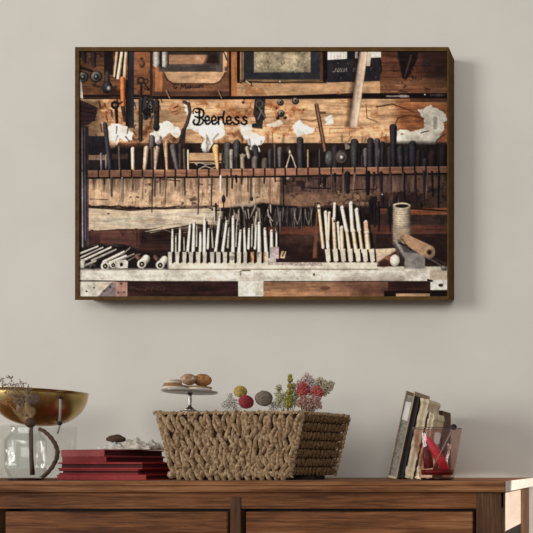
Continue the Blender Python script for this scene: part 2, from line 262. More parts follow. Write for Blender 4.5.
    poly([(120, 217), (160, 213), (220, 212), (222, 220), (180, 223), (150, 227), (120, 226), (90, 219)], (176, 166, 150), tex='h', amt=.5, a=.8, soft=2)
    line([(88, 206.4), (95, 207), (103, 206), (110, 206.8), (118, 206.2), (128, 208), (134, 208), (142, 209), (152, 207.6), (164, 208.2), (180, 206), (200, 206.6), (218, 206)], .8, (40, 28, 26))
    for k in range(26): ell(88+k*5+rng.rand()*3, 206.6+rng.randn()*.6+(1 if k > 8 else 0), 1.6, .9, (34, 24, 24), a=.85)
    line([(90, 199), (108, 199.6)], .4, (70, 46, 40)); line([(160, 179), (180, 181)], .5, (50, 36, 34)); line([(302, 188), (332, 188.4)], .6, (34, 26, 26)); line([(348, 190), (376, 189)], .5, (34, 26, 26)); line([(276, 181), (300, 181)], .4, (60, 42, 36))
    ell(108.4, 213.6, 1.2, .8, (90, 54, 40)); ell(117, 230, 2.4, 1, (60, 40, 36)); ell(92, 231, 1.6, 1.4, (50, 34, 32)); ell(136, 229.6, 1.3, 1.4, (50, 36, 32))
    poly([(87, 231), (120, 230), (150, 229), (168, 226), (168, 262), (87, 250)], (96, 66, 58), tex='h', amt=.5)
    poly([(140, 232), (176, 226), (300, 226), (300, 264), (140, 264)], (52, 36, 34), tex='h', amt=.7, soft=2)
    rect(87, 236, 100, 246, (62, 42, 40), a=.7); line([(137, 230), (137, 246)], .4, (50, 34, 32))
    stain(90, 178, 290, 206, (118, 84, 68), .12, .7, 1); stain(90, 186, 300, 207, (220, 190, 156), .12, .6, 0, 4); stain(90, 178, 300, 206, (70, 50, 44), .38, .8)
    stain(88, 209, 220, 230, (226, 212, 188), .12, .7, 2); stain(88, 209, 222, 230, (140, 118, 98), .2, .6, 2); stain(88, 231, 170, 250, (58, 38, 36), .1, .7)
    stain(282, 176, 448, 226, (40, 30, 30), .02, .8); stain(282, 190, 380, 208, (170, 136, 108), .2, .7, 0); stain(282, 176, 448, 226, (112, 86, 74), .25, .6, 1)
    # left upright
    rect(78, 126, 88.6, 250, (52, 46, 49), tex='v', amt=.5); line([(82, 128), (82.6, 247)], .55, (164, 154, 162)); line([(84.6, 128), (85.4, 240)], .4, (120, 110, 122)); line([(87.6, 176), (88, 246)], .8, (80, 68, 74))
    rect(78, 126, 88, 172, (40, 32, 34), a=.45)
    # rack rail and its notches
    poly([(88, 170.6), (260, 168.8), (447, 166.4), (447, 172.8), (260, 175.9), (88, 177.3)], (150, 108, 86), tex='h', amt=.4)
    poly([(88, 170.4), (260, 168.6), (447, 166.2), (447, 167.2), (260, 169.8), (88, 171.6)], (190, 150, 124), a=.6)
    line([(88, 178), (260, 176.8), (447, 173.6)], .9, (28, 22, 22)); darken(385, 164, 452, 176, .75, 12); darken(78, 168, 150, 180, .72, 14)
    ntc = [98.3, 109.5, 120.8, 131.7, 142.5, 153.3, 164.7, 175.5, 186.5, 197.2, 208.8, 219.8, 231, 242, 253.5, 264.8, 275, 285.3, 296.7, 308, 319.5, 331, 342.8, 354.8, 366.5, 378, 390, 402.8, 414.8, 426, 438.8]
    for x in ntc:
        y = 170.6-(x-88)/359*4.2; line([(x, y), (x, y+7.2)], .75, (34, 25, 24))
    # blades hanging under the rail
    B = [(111.6, 178, 196, 1.2, (70, 62, 60)), (122.2, 178, 202, 1.1, (120, 106, 96)), (104, 178, 184, .8, D), (132.5, 178, 190, .8, (90, 70, 60)), (143, 178, 199, .7, (120, 96, 80)), (152.6, 177, 212, .7, (50, 40, 38)),
         (155, 177, 196, 1, (74, 60, 54)), (160, 178, 193, .6, D2), (166, 177, 204, .7, (104, 82, 68)), (175, 177, 186, 1, D2), (184.6, 178, 195, .8, D2), (198.8, 176, 214, .8, (66, 56, 54)), (211.8, 176, 206, .9, (56, 48, 46)),
         (220.7, 176, 192, 1.0, (226, 216, 200)), (227, 176, 196, 1.1, (44, 38, 40)), (232.6, 176, 188, 1.2, (56, 46, 44)), (242, 176, 184, 1, D2), (236, 176, 182, 1.3, D), (251, 176, 200, .8, (60, 50, 48)), (254, 184, 219, .9, (184, 164, 142)),
         (248, 176, 192, .6, D2), (264.6, 176, 183, 1, D2), (275, 176, 182, .8, D2), (283, 176, 206, .7, D), (285.4, 176, 184, 1.2, D), (293, 176, 182, 1.1, D2), (308, 175, 181, 1, D2), (320, 175, 186, 1.5, (46, 38, 38)), (324.6, 176, 187, 1.8, (34, 28, 28)),
         (331.6, 174, 192, 1.1, (80, 66, 60)), (335, 174, 182, 1.3, D), (343.4, 174, 196, 1.2, (90, 74, 68)), (347.4, 174, 192, 2.8, (38, 33, 34)), (354.8, 174, 189, 1.6, (110, 88, 76)), (368, 173, 194, 2.4, (30, 25, 26)), (374, 173, 186, 1.4, D2), (381, 173, 191, 1.9, (38, 32, 33)), (390.5, 173, 195, 1.1, (60, 48, 46)),
         (404, 173, 200, 1.3, D), (403, 173, 190, .5, (90, 76, 72)), (415.6, 172, 208, 1.1, (40, 32, 32)), (424, 172, 205, 1.4, (48, 40, 40)), (427.6, 172, 199, .6, (96, 82, 76)), (432, 172, 196, 1.2, D), (439, 172, 214, 1.2, (28, 23, 24)), (421.4, 205, 212, 1.5, D)]
    for x, y0, y1, r, c in B: cap(x, y0, x+rng.randn()*.5, y1, r, r*.7, c, sh=.4)
    ell(288, 178.6, 2, 1.6, (170, 156, 140), a=.8); ell(382.4, 195, 1, 1, (240, 226, 206)); ell(251.6, 199, 1.5, 2, D2); ell(320.6, 185.6, .6, .6, (190, 160, 130))
    ell(223.6, 199, 1.9, 4, (38, 36, 48)); cap(215.8, 204, 216, 220, 1.1, .9, (34, 30, 32)); cap(223.6, 202, 223.6, 210, .6, .6, D2)
    # ---- clutter of pliers behind the pegs
    poly([(222, 209), (240, 206), (262, 203), (300, 207), (380, 206), (380, 226), (300, 227), (222, 231)], (40, 32, 30), tex='b', amt=.8, soft=1.6)
    rect(232, 203.6, 258, 206, (170, 160, 146), a=.55, rag=1.2); line([(262, 204), (280, 207), (296, 207)], 1.1, (30, 26, 30)); line([(212, 210), (226, 210.5)], .8, D)
    poly([(268, 227), (320, 226), (320, 234), (268, 235)], (92, 58, 46), tex='h', amt=.5); rect(286, 235, 316, 243, (76, 56, 48), a=.7, rag=1)
    for k in range(60):
        x = 214+rng.rand()*66; y = 205+rng.rand()*20; l = 5+rng.rand()*12; v = 60+rng.rand()*130
        cap(x, y, x+rng.randn()*2, y+l, .5+rng.rand()*.8, .5, (v, v*.93, v*.84), a=.75, sh=.4)
    for k in range(26):
        x = 276+rng.rand()*42; y = 207+rng.rand()*6; v = 30+rng.rand()*60
        cap(x, y, x+rng.randn()*1.2, y+8+rng.rand()*16, 1.1, .5, (v, v*.94, v*.92), a=.9)
    for x0 in (308, 297): line([(x0-3, 209), (x0-2, 218), (x0+.5, 224), (x0+3, 217), (x0+4, 209)], .5, (150, 138, 124), a=.75)
    rect(380, 208, 452, 214.6, (136, 86, 60), tex='h', amt=.4); rect(366, 225, 452, 233.4, (92, 60, 50), tex='h', amt=.5); rect(412, 216, 452, 224, (60, 46, 44), a=.7)
    poly([(376, 208), (400, 208), (400, 226), (376, 226)], (60, 44, 42), a=.6, soft=2); line([(376, 207.6), (420, 209), (447, 211)], .7, (26, 20, 20))
    for k in range(16):
        x = 368+rng.rand()*28; y = 196+rng.rand()*12; cap(x, y, x+.3, y+10+rng.rand()*14, 1.5, .8, (32, 28, 30), a=.9)
    rect(300, 243, 376, 262, (44, 30, 28), a=.8, soft=2); rect(376, 234, 452, 262, (42, 31, 30), tex='b', a=.8)
    # slanted lath, small items left of the pegs
    poly([(144.6, 231.6), (170, 225), (196, 221.2), (197, 223.4), (172, 228), (151, 233)], (196, 180, 156), tex='h'); line([(145, 232.6), (170, 228.6), (190, 225.6)], .5, (40, 28, 26)); line([(160, 228), (176, 234), (200, 230)], .4, (150, 130, 112), a=.7)
    rect(140, 244, 170, 250, (76, 52, 46), tex='h', a=.7); rect(146, 252, 156, 262, (60, 40, 36), a=.6)
    # ---- bench
    rect(76, 269.4, 452, 281.4, (214, 208, 194), tex='h', amt=.16); rect(76, 266.5, 452, 270.5, (196, 188, 172), tex='h', amt=.2)
    rect(166, 262.4, 377, 269, (214, 206, 188), tex='h', amt=.12); line([(166, 269.2), (377, 269.2)], .5, (130, 118, 102)); poly([(268, 262), (322, 262.4), (322, 266), (268, 265)], (156, 138, 128), a=.7, tex='f', amt=.7)
    for k in range(60): ell(80+rng.rand()*365, 270.5+rng.rand()*9.5, .5+rng.rand()*1.1, .4, (150, 138, 122), a=.55, sh=0)
    line([(78, 280.9), (98, 281), (136, 281.6), (300, 281.8), (428, 281.6)], .7, (46, 34, 32)); poly([(430, 270), (452, 270), (452, 281), (430, 281)], (190, 168, 142), a=.7, tex='h')
    line([(240, 271.6), (243, 270.6), (250, 270.6)], .5, (60, 48, 44)); ell(314, 274.6, 1, 1.4, (80, 66, 60)); ell(240.6, 274, .8, 1.6, (60, 50, 44))
    rect(126, 281.8, 452, 300, (54, 36, 33), tex='h', amt=.8)
    poly([(76, 281.6), (116, 281.6), (104, 291), (95, 300), (76, 300)], (206, 200, 186), tex='b', amt=.18); poly([(98, 282), (112, 282), (102, 290), (96, 286)], (196, 160, 130), a=.4, soft=2)
    poly([(112, 281.8), (117, 281.8), (116.6, 300), (95, 300), (104, 290)], (120, 110, 108), tex='b', amt=.5); rect(115.4, 281.8, 127.4, 300, (164, 128, 114), tex='v', amt=.3)
    for p in ((94, 287.6), (86.5, 291.4), (104, 291), (118.2, 292.4), (124, 292.2), (121, 283.6), (110, 287)): ell(p[0], p[1], .9, .9, (60, 48, 46))
    for k in range(12): line([(130+k*3, 288+rng.rand()*3), (131.6+k*3, 286.6+rng.rand()*3)], .5, (92, 72, 64), a=.7)
    rect(238.2, 281, 263.5, 300, (220, 218, 206), tex='v', amt=.15); rect(255, 282, 263.5, 300, (190, 176, 156), a=.5, soft=1.5)
    poly([(263.5, 282), (388, 282), (388, 300), (263.5, 300)], (158, 118, 90), tex='h', amt=.5); poly([(340, 282), (400, 282), (400, 300), (360, 300)], (70, 46, 40), a=.8, soft=10); ell(325, 288, 5, 2, (90, 60, 46), a=.7, sh=.1)
    rect(384, 291, 447, 300, (30, 22, 22)); rect(396, 293.4, 430, 297, (170, 136, 106), tex='h'); rect(430.4, 280.2, 452, 290.6, (216, 212, 200), tex='f', amt=.1); rect(430.4, 290, 452, 291.6, (30, 22, 22)); ell(440.8, 285.2, 2.4, 1.7, (90, 76, 68)); ell(440, 285, 1, .9, D); line([(428, 280), (432, 281)], 1, D)
    # left bench litter
    poly([(79, 250), (95, 245), (128, 246), (140, 250), (168, 258), (168, 269), (79, 269)], (34, 26, 26), soft=1.5, tex='f')
    ell(97, 245.6, 8, 2, (50, 44, 44)); ell(118, 246, 9, 2, (44, 38, 40))
    for x0, y0, x1, y1, r, c in ((79, 254, 98, 246.4, 1.1, 200), (79, 258.4, 103, 247.4, .9, 190), (80, 262, 111, 247.4, 1.4, 196), (92, 260.6, 116, 249.6, 1.3, 150), (104, 262, 124, 252, 1.9, 206), (110, 263, 126, 256, 1.8, 212), (118, 261, 134, 254, 1.1, 130), (122, 255, 130, 248, 1, 120), (126, 262, 140, 254, 1, 90), (84, 266, 96, 261, 1.4, 150)):
        cap(x0, y0, x1, y1, r, r*.7, (c*.85, c*.81, c*.74), sh=.6)
    ell(82, 264, 3.6, 5, (190, 184, 170)); rect(79, 259, 84, 268, (200, 194, 180), a=.7); ell(92.6, 266.4, 3.6, 2.8, (84, 76, 70)); ell(92.6, 266.6, 1.6, 1.4, D)
    for x, y, r in ((105, 266, 4), (113, 265, 3.2), (141.6, 264, 4.2), (160, 265, 4)):
        if x > 135: cap(x, y, x+4.5, y-5, r, r, (186, 176, 158)); cap(x-5, y-8, x-3, y-6, 2, 2, (90, 66, 58))
        ell(x, y, r+.3, r+.3, (222, 216, 202), sh=.2); ell(x+.2, y+.2, r*.62, r*.66, (44, 32, 30)); ell(x+.4, y+.4, r*.28, r*.28, (150, 136, 120))
    poly([(116, 261), (126, 259.6), (128, 262), (127.6, 268), (116, 268.6)], (196, 190, 176)); ell(121.4, 264.6, 1.6, 2, (30, 24, 24))
    # ---- pegs
    pc = (204, 198, 180)
    R1 = [(172.6, 230, 172.4, 253, 1.4), (180.2, 228.5, 179.4, 253, 1.4), (190.2, 224, 187.8, 253, 1.6), (194.2, 222.5, 193.4, 253, 1.8), (200.6, 233, 200.4, 253, 1.6), (204.6, 219, 204.6, 253, 1.8), (208.6, 229, 208, 248, 1.2),
          (219.8, 217, 215.8, 252, 1.7), (226.6, 222, 222.8, 252, 1.7), (233.2, 217, 233.2, 252, 1.8), (240.6, 231, 239.2, 252, 1.7), (244.4, 229, 245.2, 252, 1.5), (249.2, 229, 248.6, 248, 1.4), (256.2, 226, 255.2, 248, 1.4),
          (259.2, 223.5, 259.6, 252, 2.1), (265, 229, 266.4, 252, 1.9), (271.6, 231, 272, 250, 1.9), (276.6, 232.5, 276.6, 250, 1.1), (229, 229, 228, 247, 1.3), (212, 231, 213, 247, 1.1), (252.4, 225, 252, 246, 1.1), (176, 236, 176, 252, 1.1), (184, 238, 184.4, 250, .9), (237, 222, 236, 246, .9), (197, 226, 196.6, 246, 1)]
    for k, (x0, y0, x1, y1, r) in enumerate(R1):
        v = 1 if k < 18 else .68; cap(x0+r*.9+.7, y0+3, x1+r*.9+.7, y1, r*.6, r*.6, (28, 20, 20), a=.8, sh=0)
        cap(x0, y0, x1, y1, r*.8, r*1.1, tuple(c*v for c in pc), sh=.6); ell(x0, y0, r*.8, .9, (150, 136, 118), a=.7)
        if k % 3 == 0: rect(x0-r, y0+7, x0+r, y0+8, (120, 106, 90), a=.6)
    for x, w in ((170.3, 4.6), (177.5, 4.6), (184.6, 4.6), (191.3, 4.6), (198.4, 5.2), (205, 4.6), (212.4, 4.8), (218.6, 5), (225.2, 4.8), (232.2, 5.8), (239.2, 4.8), (245.4, 4.4), (252.6, 4), (259.4, 5.4), (266.4, 5)):
        poly([(x-w/2, 252), (x+w/2-.3, 252), (x+w/2-.8, 262.8), (x-w/2+.4, 262.8)], (208, 160, 122) if abs(x-252.6) < .1 else pc, tex='v', amt=.15); line([(x+w/2+.5, 252.4), (x+w/2+.2, 262.5)], .95, (30, 22, 22))
    rect(269.8, 247, 278.8, 258.6, (176, 168, 160)); rect(275.4, 247, 278.4, 258.6, (206, 170, 168)); rect(263.6, 252, 265.2, 262, (196, 130, 84), a=.8)
    poly([(281.6, 251), (286.2, 251.4), (284.6, 258.4), (280, 258)], (220, 196, 160)); line([(284.4, 252), (282.4, 256)], .7, (90, 60, 40)); rect(268, 258, 276, 263, (190, 178, 168))
    poly([(316, 212), (317.6, 212), (317, 258), (312.6, 258)], (110, 76, 58), tex='v'); pt = (172, 148, 122)
    R2 = [(319, 206.5, 323.4, 247, 1.9), (325.8, 212.5, 328.4, 247, 2.1), (329.4, 213, 328.4, 240, 1.7), (334.8, 204, 334.4, 222, 1.8), (333.8, 218.5, 335.4, 249, 2.2), (338, 223, 340, 248, 1.6), (341.8, 228, 342.6, 250, 2.4), (342.2, 207.5, 346.8, 230, 2.1), (347, 231, 349.6, 249, 2), (351, 203.5, 352.8, 230, 2.3), (353.6, 231, 356.4, 251, 2.3), (356.8, 210, 359.4, 230, 2.3), (359.6, 230, 362.4, 251, 1.9), (365.8, 222.5, 367, 232, 2.3), (367, 232, 368.6, 249, 3)]
    for k, (x0, y0, x1, y1, r) in enumerate(R2):
        cap(x0+r+.6, y0+2, x1+r+.6, y1, r*.6, r*.6, (24, 18, 18), a=.8, sh=0)
        cap(x0, y0, x1, y1, r*.95, r*1.05, pt if k % 2 == 0 else (184, 170, 150), sh=.8); ell(x0, y0+.2, r*.9, .9, (236, 226, 206))
    rect(364, 221.6, 367.8, 231, (206, 160, 126), a=.7); ell(318.8, 208.4, .8, 1, D); ell(334, 221.4, .7, 1, D)
    for x in (327.8, 335.4, 343, 350.2, 357.8, 365, 372):
        poly([(x-3, 249.4), (x+2.2, 248.6), (x+3.2, 261), (x-1.4, 261.6)], (216, 206, 186), tex='v', amt=.15); line([(x+2.8, 250), (x+3.6, 261)], .7, (30, 22, 22)); rect(x-.6, 261, x+1.6, 263, (200, 190, 170))
    # box, knob, twine, roll, scoop
    poly([(375.6, 249), (398, 248), (400, 262), (377, 265)], (206, 184, 156), tex='b', amt=.15); poly([(378, 262), (397, 250), (400, 262), (384, 267), (378, 266)], (70, 46, 38), soft=1.2)
    cap(386.5, 258, 393, 259, 1.6, 2.6, (130, 86, 60)); ell(394.8, 260.6, 4.6, 6, (232, 222, 200), sh=.3)
    rect(393.2, 204, 410.2, 242, (196, 180, 154), tex='f', amt=.2)
    for k in range(15): y = 207+k*2.3; line([(393, y+rng.randn()*.4), (401, y+.9), (410.4, y+rng.randn()*.5)], .35, (150, 132, 108), a=.5); line([(393, y+1.2), (401, y+2), (410.4, y+1.1)], .4, (216, 202, 178), a=.4)
    s = box(393, 203, 411, 243)
    u = (X[s]-401.8)/8.8; img[s] *= np.where(np.abs(u) < 1, 1.08-.55*np.clip(u+.15, -1, 1)**2, 1)[..., None]
    ell(401.8, 205.6, 8.7, 3, (206, 190, 164), sh=0); ell(401.8, 206, 7, 1.9, (40, 30, 28), sh=0); poly([(393, 226), (410, 226), (411, 243), (393, 243)], (120, 104, 88), a=.5, soft=2)
    line([(426, 257), (436, 262), (446, 270)], .9, (90, 84, 80)); line([(430, 256), (446, 264)], .6, (60, 54, 54)); ell(444, 268, 3, 2.4, (120, 112, 104))
    poly([(392.4, 243.6), (398, 240), (425, 254), (425, 268.6), (404.4, 268.6), (404.4, 259)], (134, 128, 122), tex='b', amt=.35); poly([(398, 240), (412, 244), (424, 254), (404, 252)], (62, 56, 54), a=.8, soft=1); poly([(392.4, 243.6), (395, 243), (405, 258), (404.4, 268)], (60, 54, 52), a=.7)
    cap(405, 239, 428.6, 251.4, 5, 6.4, (138, 110, 86), sh=.35, off=-.1); ell(429.2, 252, 6, 6.6, (182, 152, 122), sh=.25); ell(429.4, 252.2, 3, 3.2, (120, 92, 72), sh=.1); ell(429.4, 252.2, 1.6, 1.8, (24, 18, 18), sh=0)
    line([(399, 243), (407, 246), (411, 250)], .9, (40, 34, 34)); line([(402, 239), (409, 248)], .5, (80, 70, 62))
    # ---- grade of the print
    stain(150, 252, 378, 262, (60, 46, 42), .3, .5, 0, 1); stain(80, 271, 430, 281, (168, 158, 144), .12, .55, 0, 1)
    stain(78, 142, 450, 166, (20, 16, 18), .25, .5, 1, 2)
    grime = .5*vnoise(14, 10)+.5*vnoise(5, 4)+.4*vnoise(2, 2); img *= (1+.30*grime)[..., None]
    lum = img.mean(-1, keepdims=True); img = lum+(img-lum)*.95; tt = np.clip(img/255, 0, 1); img = 255*(tt+.16*(tt-.42)*np.clip(1.3-abs(tt-.5), 0, 1))
    img *= (1+.10*fine+.10*G['b']*.6)[..., None]
    vx = np.clip((X-395)/60, 0, 1)**1.4; img *= (1-.30*vx*np.clip(1.5-(Y-50)/220, 0, 1))[..., None]
    img *= (1-.22*np.clip((110-X)/40, 0, 1)*np.clip((200-Y)/100, 0, 1))[..., None]
    return np.clip(img, 3, 252), gx, gy
PRINT_K = 1.10
KEY_W, FILL_W, SPOT_W, WORLD = 670, 118, 190, .43
# ---------------------------------------------------------------- mesh helpers
class MB:
    def __init__(s): s.v = []; s.f = []
    def add(s, vs, fs):
        n = len(s.v); s.v += [tuple(v) for v in vs]; s.f += [tuple(i+n for i in f) for f in fs]; return s
    def box(s, x0, x1, y0, y1, z0, z1, M=None):
        vs = [Vector((x, y, z)) for z in (z0, z1) for y in (y0, y1) for x in (x0, x1)]
        if M: vs = [M@v for v in vs]
        return s.add(vs, [(0, 2, 3, 1), (4, 5, 7, 6), (0, 1, 5, 4), (1, 3, 7, 5), (3, 2, 6, 7), (2, 0, 4, 6)])
    def lathe(s, prof, n=48, M=None, close=False):
        vs = []; fs = []
        for r, z in prof:
            for i in range(n):
                a = 2*math.pi*i/n; v = Vector((r*math.cos(a), r*math.sin(a), z)); vs.append(M@v if M else v)
        m = len(prof)
        for j in range(m-1 if not close else m):
            for i in range(n):
                a = j*n+i; b = j*n+(i+1) % n; k = (j+1) % m; fs.append((a, b, k*n+(i+1) % n, k*n+i))
        if not close:
            if prof[0][0] > 1e-6: fs.append(tuple(range(n))[::-1])
            if prof[-1][0] > 1e-6: fs.append(tuple((m-1)*n+i for i in range(n)))
        return s.add(vs, fs)
    def tube(s, pts, rad, n=8):
        pts = [Vector(p) for p in pts]; rs = rad if isinstance(rad, (list, tuple)) else [rad]*len(pts)
        vs = []; fs = []; up = Vector((.123, .3, .95)).normalized(); m = len(pts)
        for i, p in enumerate(pts):
            t = (pts[min(i+1, m-1)]-pts[max(i-1, 0)]).normalized()
            a = t.cross(up); a = a.normalized() if a.length > 1e-4 else Vector((1, 0, 0)); b = t.cross(a); up = -b if False else up
            for k in range(n):
                w = 2*math.pi*k/n; vs.append(p+a*math.cos(w)*rs[i]+b*math.sin(w)*rs[i])
        for i in range(m-1):
            for k in range(n): fs.append((i*n+k, i*n+(k+1) % n, (i+1)*n+(k+1) % n, (i+1)*n+k))
        fs.append(tuple(range(n))[::-1]); fs.append(tuple((m-1)*n+k for k in range(n)))
        return s.add(vs, fs)
    def ell(s, c, r, nu=10, nv=6, rot=None, amp=0.0):
        vs = []; fs = []; c = Vector(c); M = rot.to_matrix() if rot else None
        for j in range(nv+1):
            ph = math.pi*j/nv
            for i in range(nu):
                if j in (0, nv) and i: continue
                th = 2*math.pi*i/nu; k = 1+amp*(random.random()-.5)
                v = Vector((r[0]*math.sin(ph)*math.cos(th)*k, r[1]*math.sin(ph)*math.sin(th)*k, r[2]*math.cos(ph)*k))
                vs.append(c+(M@v if M else v))
        def ix(j, i):
            if j == 0: return 0
            if j == nv: return 1+(nv-1)*nu
            return 1+(j-1)*nu+i % nu
        for j in range(nv):
            for i in range(nu):
                q = [ix(j, i), ix(j+1, i), ix(j+1, i+1), ix(j, i+1)]; o = []
                for t in q:
                    if t not in o: o.append(t)
                fs.append(tuple(o))
        return s.add(vs, fs)
    def prism(s, outline, y0, y1, M=None):       # outline of (x, z) extruded along y
        n = len(outline); vs = [Vector((x, y, z)) for y in (y0, y1) for x, z in outline]
        if M: vs = [M@v for v in vs]
        return s.add(vs, [tuple(range(n)), tuple(range(2*n-1, n-1, -1))]+[(i, i+n, (i+1) % n+n, (i+1) % n) for i in range(n)])
    def obj(s, name, mat, parent=None, smooth=False, bevel=0, seg=2, origin=None, subsurf=0, solid=0):
        me = bpy.data.meshes.new(name)
        o0 = Vector(origin) if origin is not None else (Vector((0, 0, 0)) if parent is not None else None)
        if o0 is None:
            xs, ys, zs = zip(*s.v); o0 = Vector(((min(xs)+max(xs))/2, (min(ys)+max(ys))/2, min(zs)))
        me.from_pydata([tuple(Vector(v)-o0) for v in s.v], [], s.f)
        import bmesh
        bm = bmesh.new(); bm.from_mesh(me); bmesh.ops.recalc_face_normals(bm, faces=bm.faces); bm.to_mesh(me); bm.free()
        me.materials.append(mat)
        if smooth: me.polygons.foreach_set('use_smooth', [True]*len(me.polygons))
        ob = bpy.data.objects.new(name, me); C.objects.link(ob); ob.location = o0
        if parent is not None: ob.parent = parent; ob.location = o0-parent.location if origin is None else o0
        if origin is None and parent is not None:
            ob.location = -parent.location if parent.parent is None else Vector((0, 0, 0))
        if bevel:
            m = ob.modifiers.new('bevel', 'BEVEL'); m.width = bevel; m.segments = seg; m.limit_method = 'ANGLE'; m.angle_limit = math.radians(35)
        if solid:
            m = ob.modifiers.new('solid', 'SOLIDIFY'); m.thickness = solid; m.offset = 0
        if subsurf:
            m = ob.modifiers.new('sub', 'SUBSURF'); m.levels = m.render_levels = subsurf
        return ob
def empty(name, loc, label, cat, group=None):
    o = bpy.data.objects.new(name, None); C.objects.link(o); o.location = loc; o.empty_display_size = .05
    return tag(o, label, cat, group)
def tag(o, label, cat, group=None):
    o['label'] = label; o['category'] = cat
    if group: o['group'] = group
    return o
def struct(o): o['kind'] = 'structure'; return o
# all mesh coordinates are given in world space; obj() moves them to the parent's frame (parents are never rotated)

# ---------------------------------------------------------------- materials
def lin(c): return tuple(((v/255)/12.92 if v/255 <= .04045 else ((v/255+.055)/1.055)**2.4) for v in c)+(1,)
class NT:
    def __init__(s, name):
        s.m = bpy.data.materials.new(name); s.m.use_nodes = True; s.t = s.m.node_tree; s.b = s.t.nodes['Principled BSDF']
    def n(s, ty, **kw):
        o = s.t.nodes.new(ty)
        for k, v in kw.items():
            if k in o.inputs: o.inputs[k].default_value = v
            else: setattr(o, k, v)
        return o
    def l(s, a, b): s.t.links.new(a, b)
    def ramp(s, fac, stops):
        r = s.n('ShaderNodeValToRGB'); s.l(fac, r.inputs[0]); e = r.color_ramp.elements
        while len(e) < len(stops): e.new(.5)
        for q, (p, c) in zip(e, stops): q.position = p; q.color = lin(c)
        return r.outputs[0]
    def coords(s, scale=(1, 1, 1), rot=(0, 0, 0)):
        g = s.n('ShaderNodeNewGeometry'); mp = s.n('ShaderNodeMapping'); mp.inputs['Scale'].default_value = scale; mp.inputs['Rotation'].default_value = rot
        s.l(g.outputs['Position'], mp.inputs[0]); return mp.outputs[0]
    def noise(s, vec, scale, detail=4, rough=.6, dist=0):
        o = s.n('ShaderNodeTexNoise'); o.inputs['Scale'].default_value = scale; o.inputs['Detail'].default_value = detail
        o.inputs['Roughness'].default_value = rough; o.inputs['Distortion'].default_value = dist; s.l(vec, o.inputs['Vector']); return o.outputs[0]
    def bump(s, fac, strength=.3, dist=.002):
        b = s.n('ShaderNodeBump'); b.inputs['Strength'].default_value = strength; b.inputs['Distance'].default_value = dist
        s.l(fac, b.inputs['Height']); s.l(b.outputs[0], s.b.inputs['Normal'])
    def set(s, **kw):
        for k, v in kw.items(): s.b.inputs[k.replace('_', ' ')].default_value = v
        return s
def mottled(name, c0, c1, scale=60, stretch=(1, 1, 1), rough=.7, bump=.3, bd=.001, c2=None, detail=4, spec=.3, metal=0, lo=.3, hi=.7):
    t = NT(name); v = t.coords(stretch); n = t.noise(v, scale, detail)
    stops = [(lo, c0), (hi, c1)] if c2 is None else [(lo, c0), ((lo+hi)/2, c1), (hi, c2)]
    t.l(t.ramp(n, stops), t.b.inputs['Base Color']); t.set(Roughness=rough, Metallic=metal); t.b.inputs['Specular IOR Level'].default_value = spec
    if bump: t.bump(n, bump, bd)
    return t.m
def wood(name, cs, along='x', scale=1.0, rough=.55, spec=.3):
    t = NT(name); st = {'x': (1.2, 14, 30), 'z': (26, 14, 1.3), 'y': (26, 1.2, 14)}[along]
    v = t.coords(tuple(q*scale for q in st)); n1 = t.noise(v, 2.2, 6, .62, 1.2); n2 = t.noise(v, 11, 4, .7, .3)
    mx = t.n('ShaderNodeMix'); mx.data_type = 'FLOAT'; mx.inputs[0].default_value = .42; t.l(n1, mx.inputs[2]); t.l(n2, mx.inputs[3])
    v2 = t.coords((2.5, 2.5, 9) if along == 'x' else (9, 9, 2.5)); n3 = t.noise(v2, 1.5, 3); mx2 = t.n('ShaderNodeMix'); mx2.data_type = 'FLOAT'; mx2.inputs[0].default_value = .3
    t.l(mx.outputs[0], mx2.inputs[2]); t.l(n3, mx2.inputs[3])
    t.l(t.ramp(mx2.outputs[0], [(.34+.32*i/(len(cs)-1), c) for i, c in enumerate(cs)]), t.b.inputs['Base Color'])
    t.set(Roughness=.72); t.b.inputs['Specular IOR Level'].default_value = .12; t.bump(mx.outputs[0], .5, .0018); return t.m
def glass(name, col=(.97, .975, .97), edge=(.66, .65, .62), gl=.9, start=.78):
    t = NT(name); t.t.nodes.remove(t.b); out = [n for n in t.t.nodes if n.type == 'OUTPUT_MATERIAL'][0]
    lw = t.n('ShaderNodeLayerWeight'); lw.inputs['Blend'].default_value = .35
    rp = t.n('ShaderNodeValToRGB'); e = rp.color_ramp.elements; e[0].position = start; e[0].color = tuple(col)+(1,); e[1].position = 1; e[1].color = tuple(edge)+(1,)
    t.l(lw.outputs['Facing'], rp.inputs[0]); tr = t.n('ShaderNodeBsdfTransparent'); t.l(rp.outputs[0], tr.inputs[0])
    gb = t.n('ShaderNodeBsdfGlossy'); gb.inputs['Roughness'].default_value = .04; gb.inputs['Color'].default_value = (gl, gl, gl, 1)
    fr = t.n('ShaderNodeMath', operation='POWER'); fr.inputs[1].default_value = 4.0; t.l(lw.outputs['Facing'], fr.inputs[0]); f2 = t.n('ShaderNodeMath', operation='MULTIPLY_ADD'); f2.inputs[1].default_value = .45; f2.inputs[2].default_value = .04; t.l(fr.outputs[0], f2.inputs[0]); v = t.coords(); b = t.n('ShaderNodeBump'); b.inputs['Strength'].default_value = .35; b.inputs['Distance'].default_value = .003
    t.l(t.noise(v, 26, 2), b.inputs['Height']); t.l(b.outputs[0], gb.inputs['Normal'])
    mx = t.n('ShaderNodeMixShader'); t.l(f2.outputs[0], mx.inputs[0]); t.l(tr.outputs[0], mx.inputs[1]); t.l(gb.outputs[0], mx.inputs[2]); t.l(mx.outputs[0], out.inputs[0]); return t.m

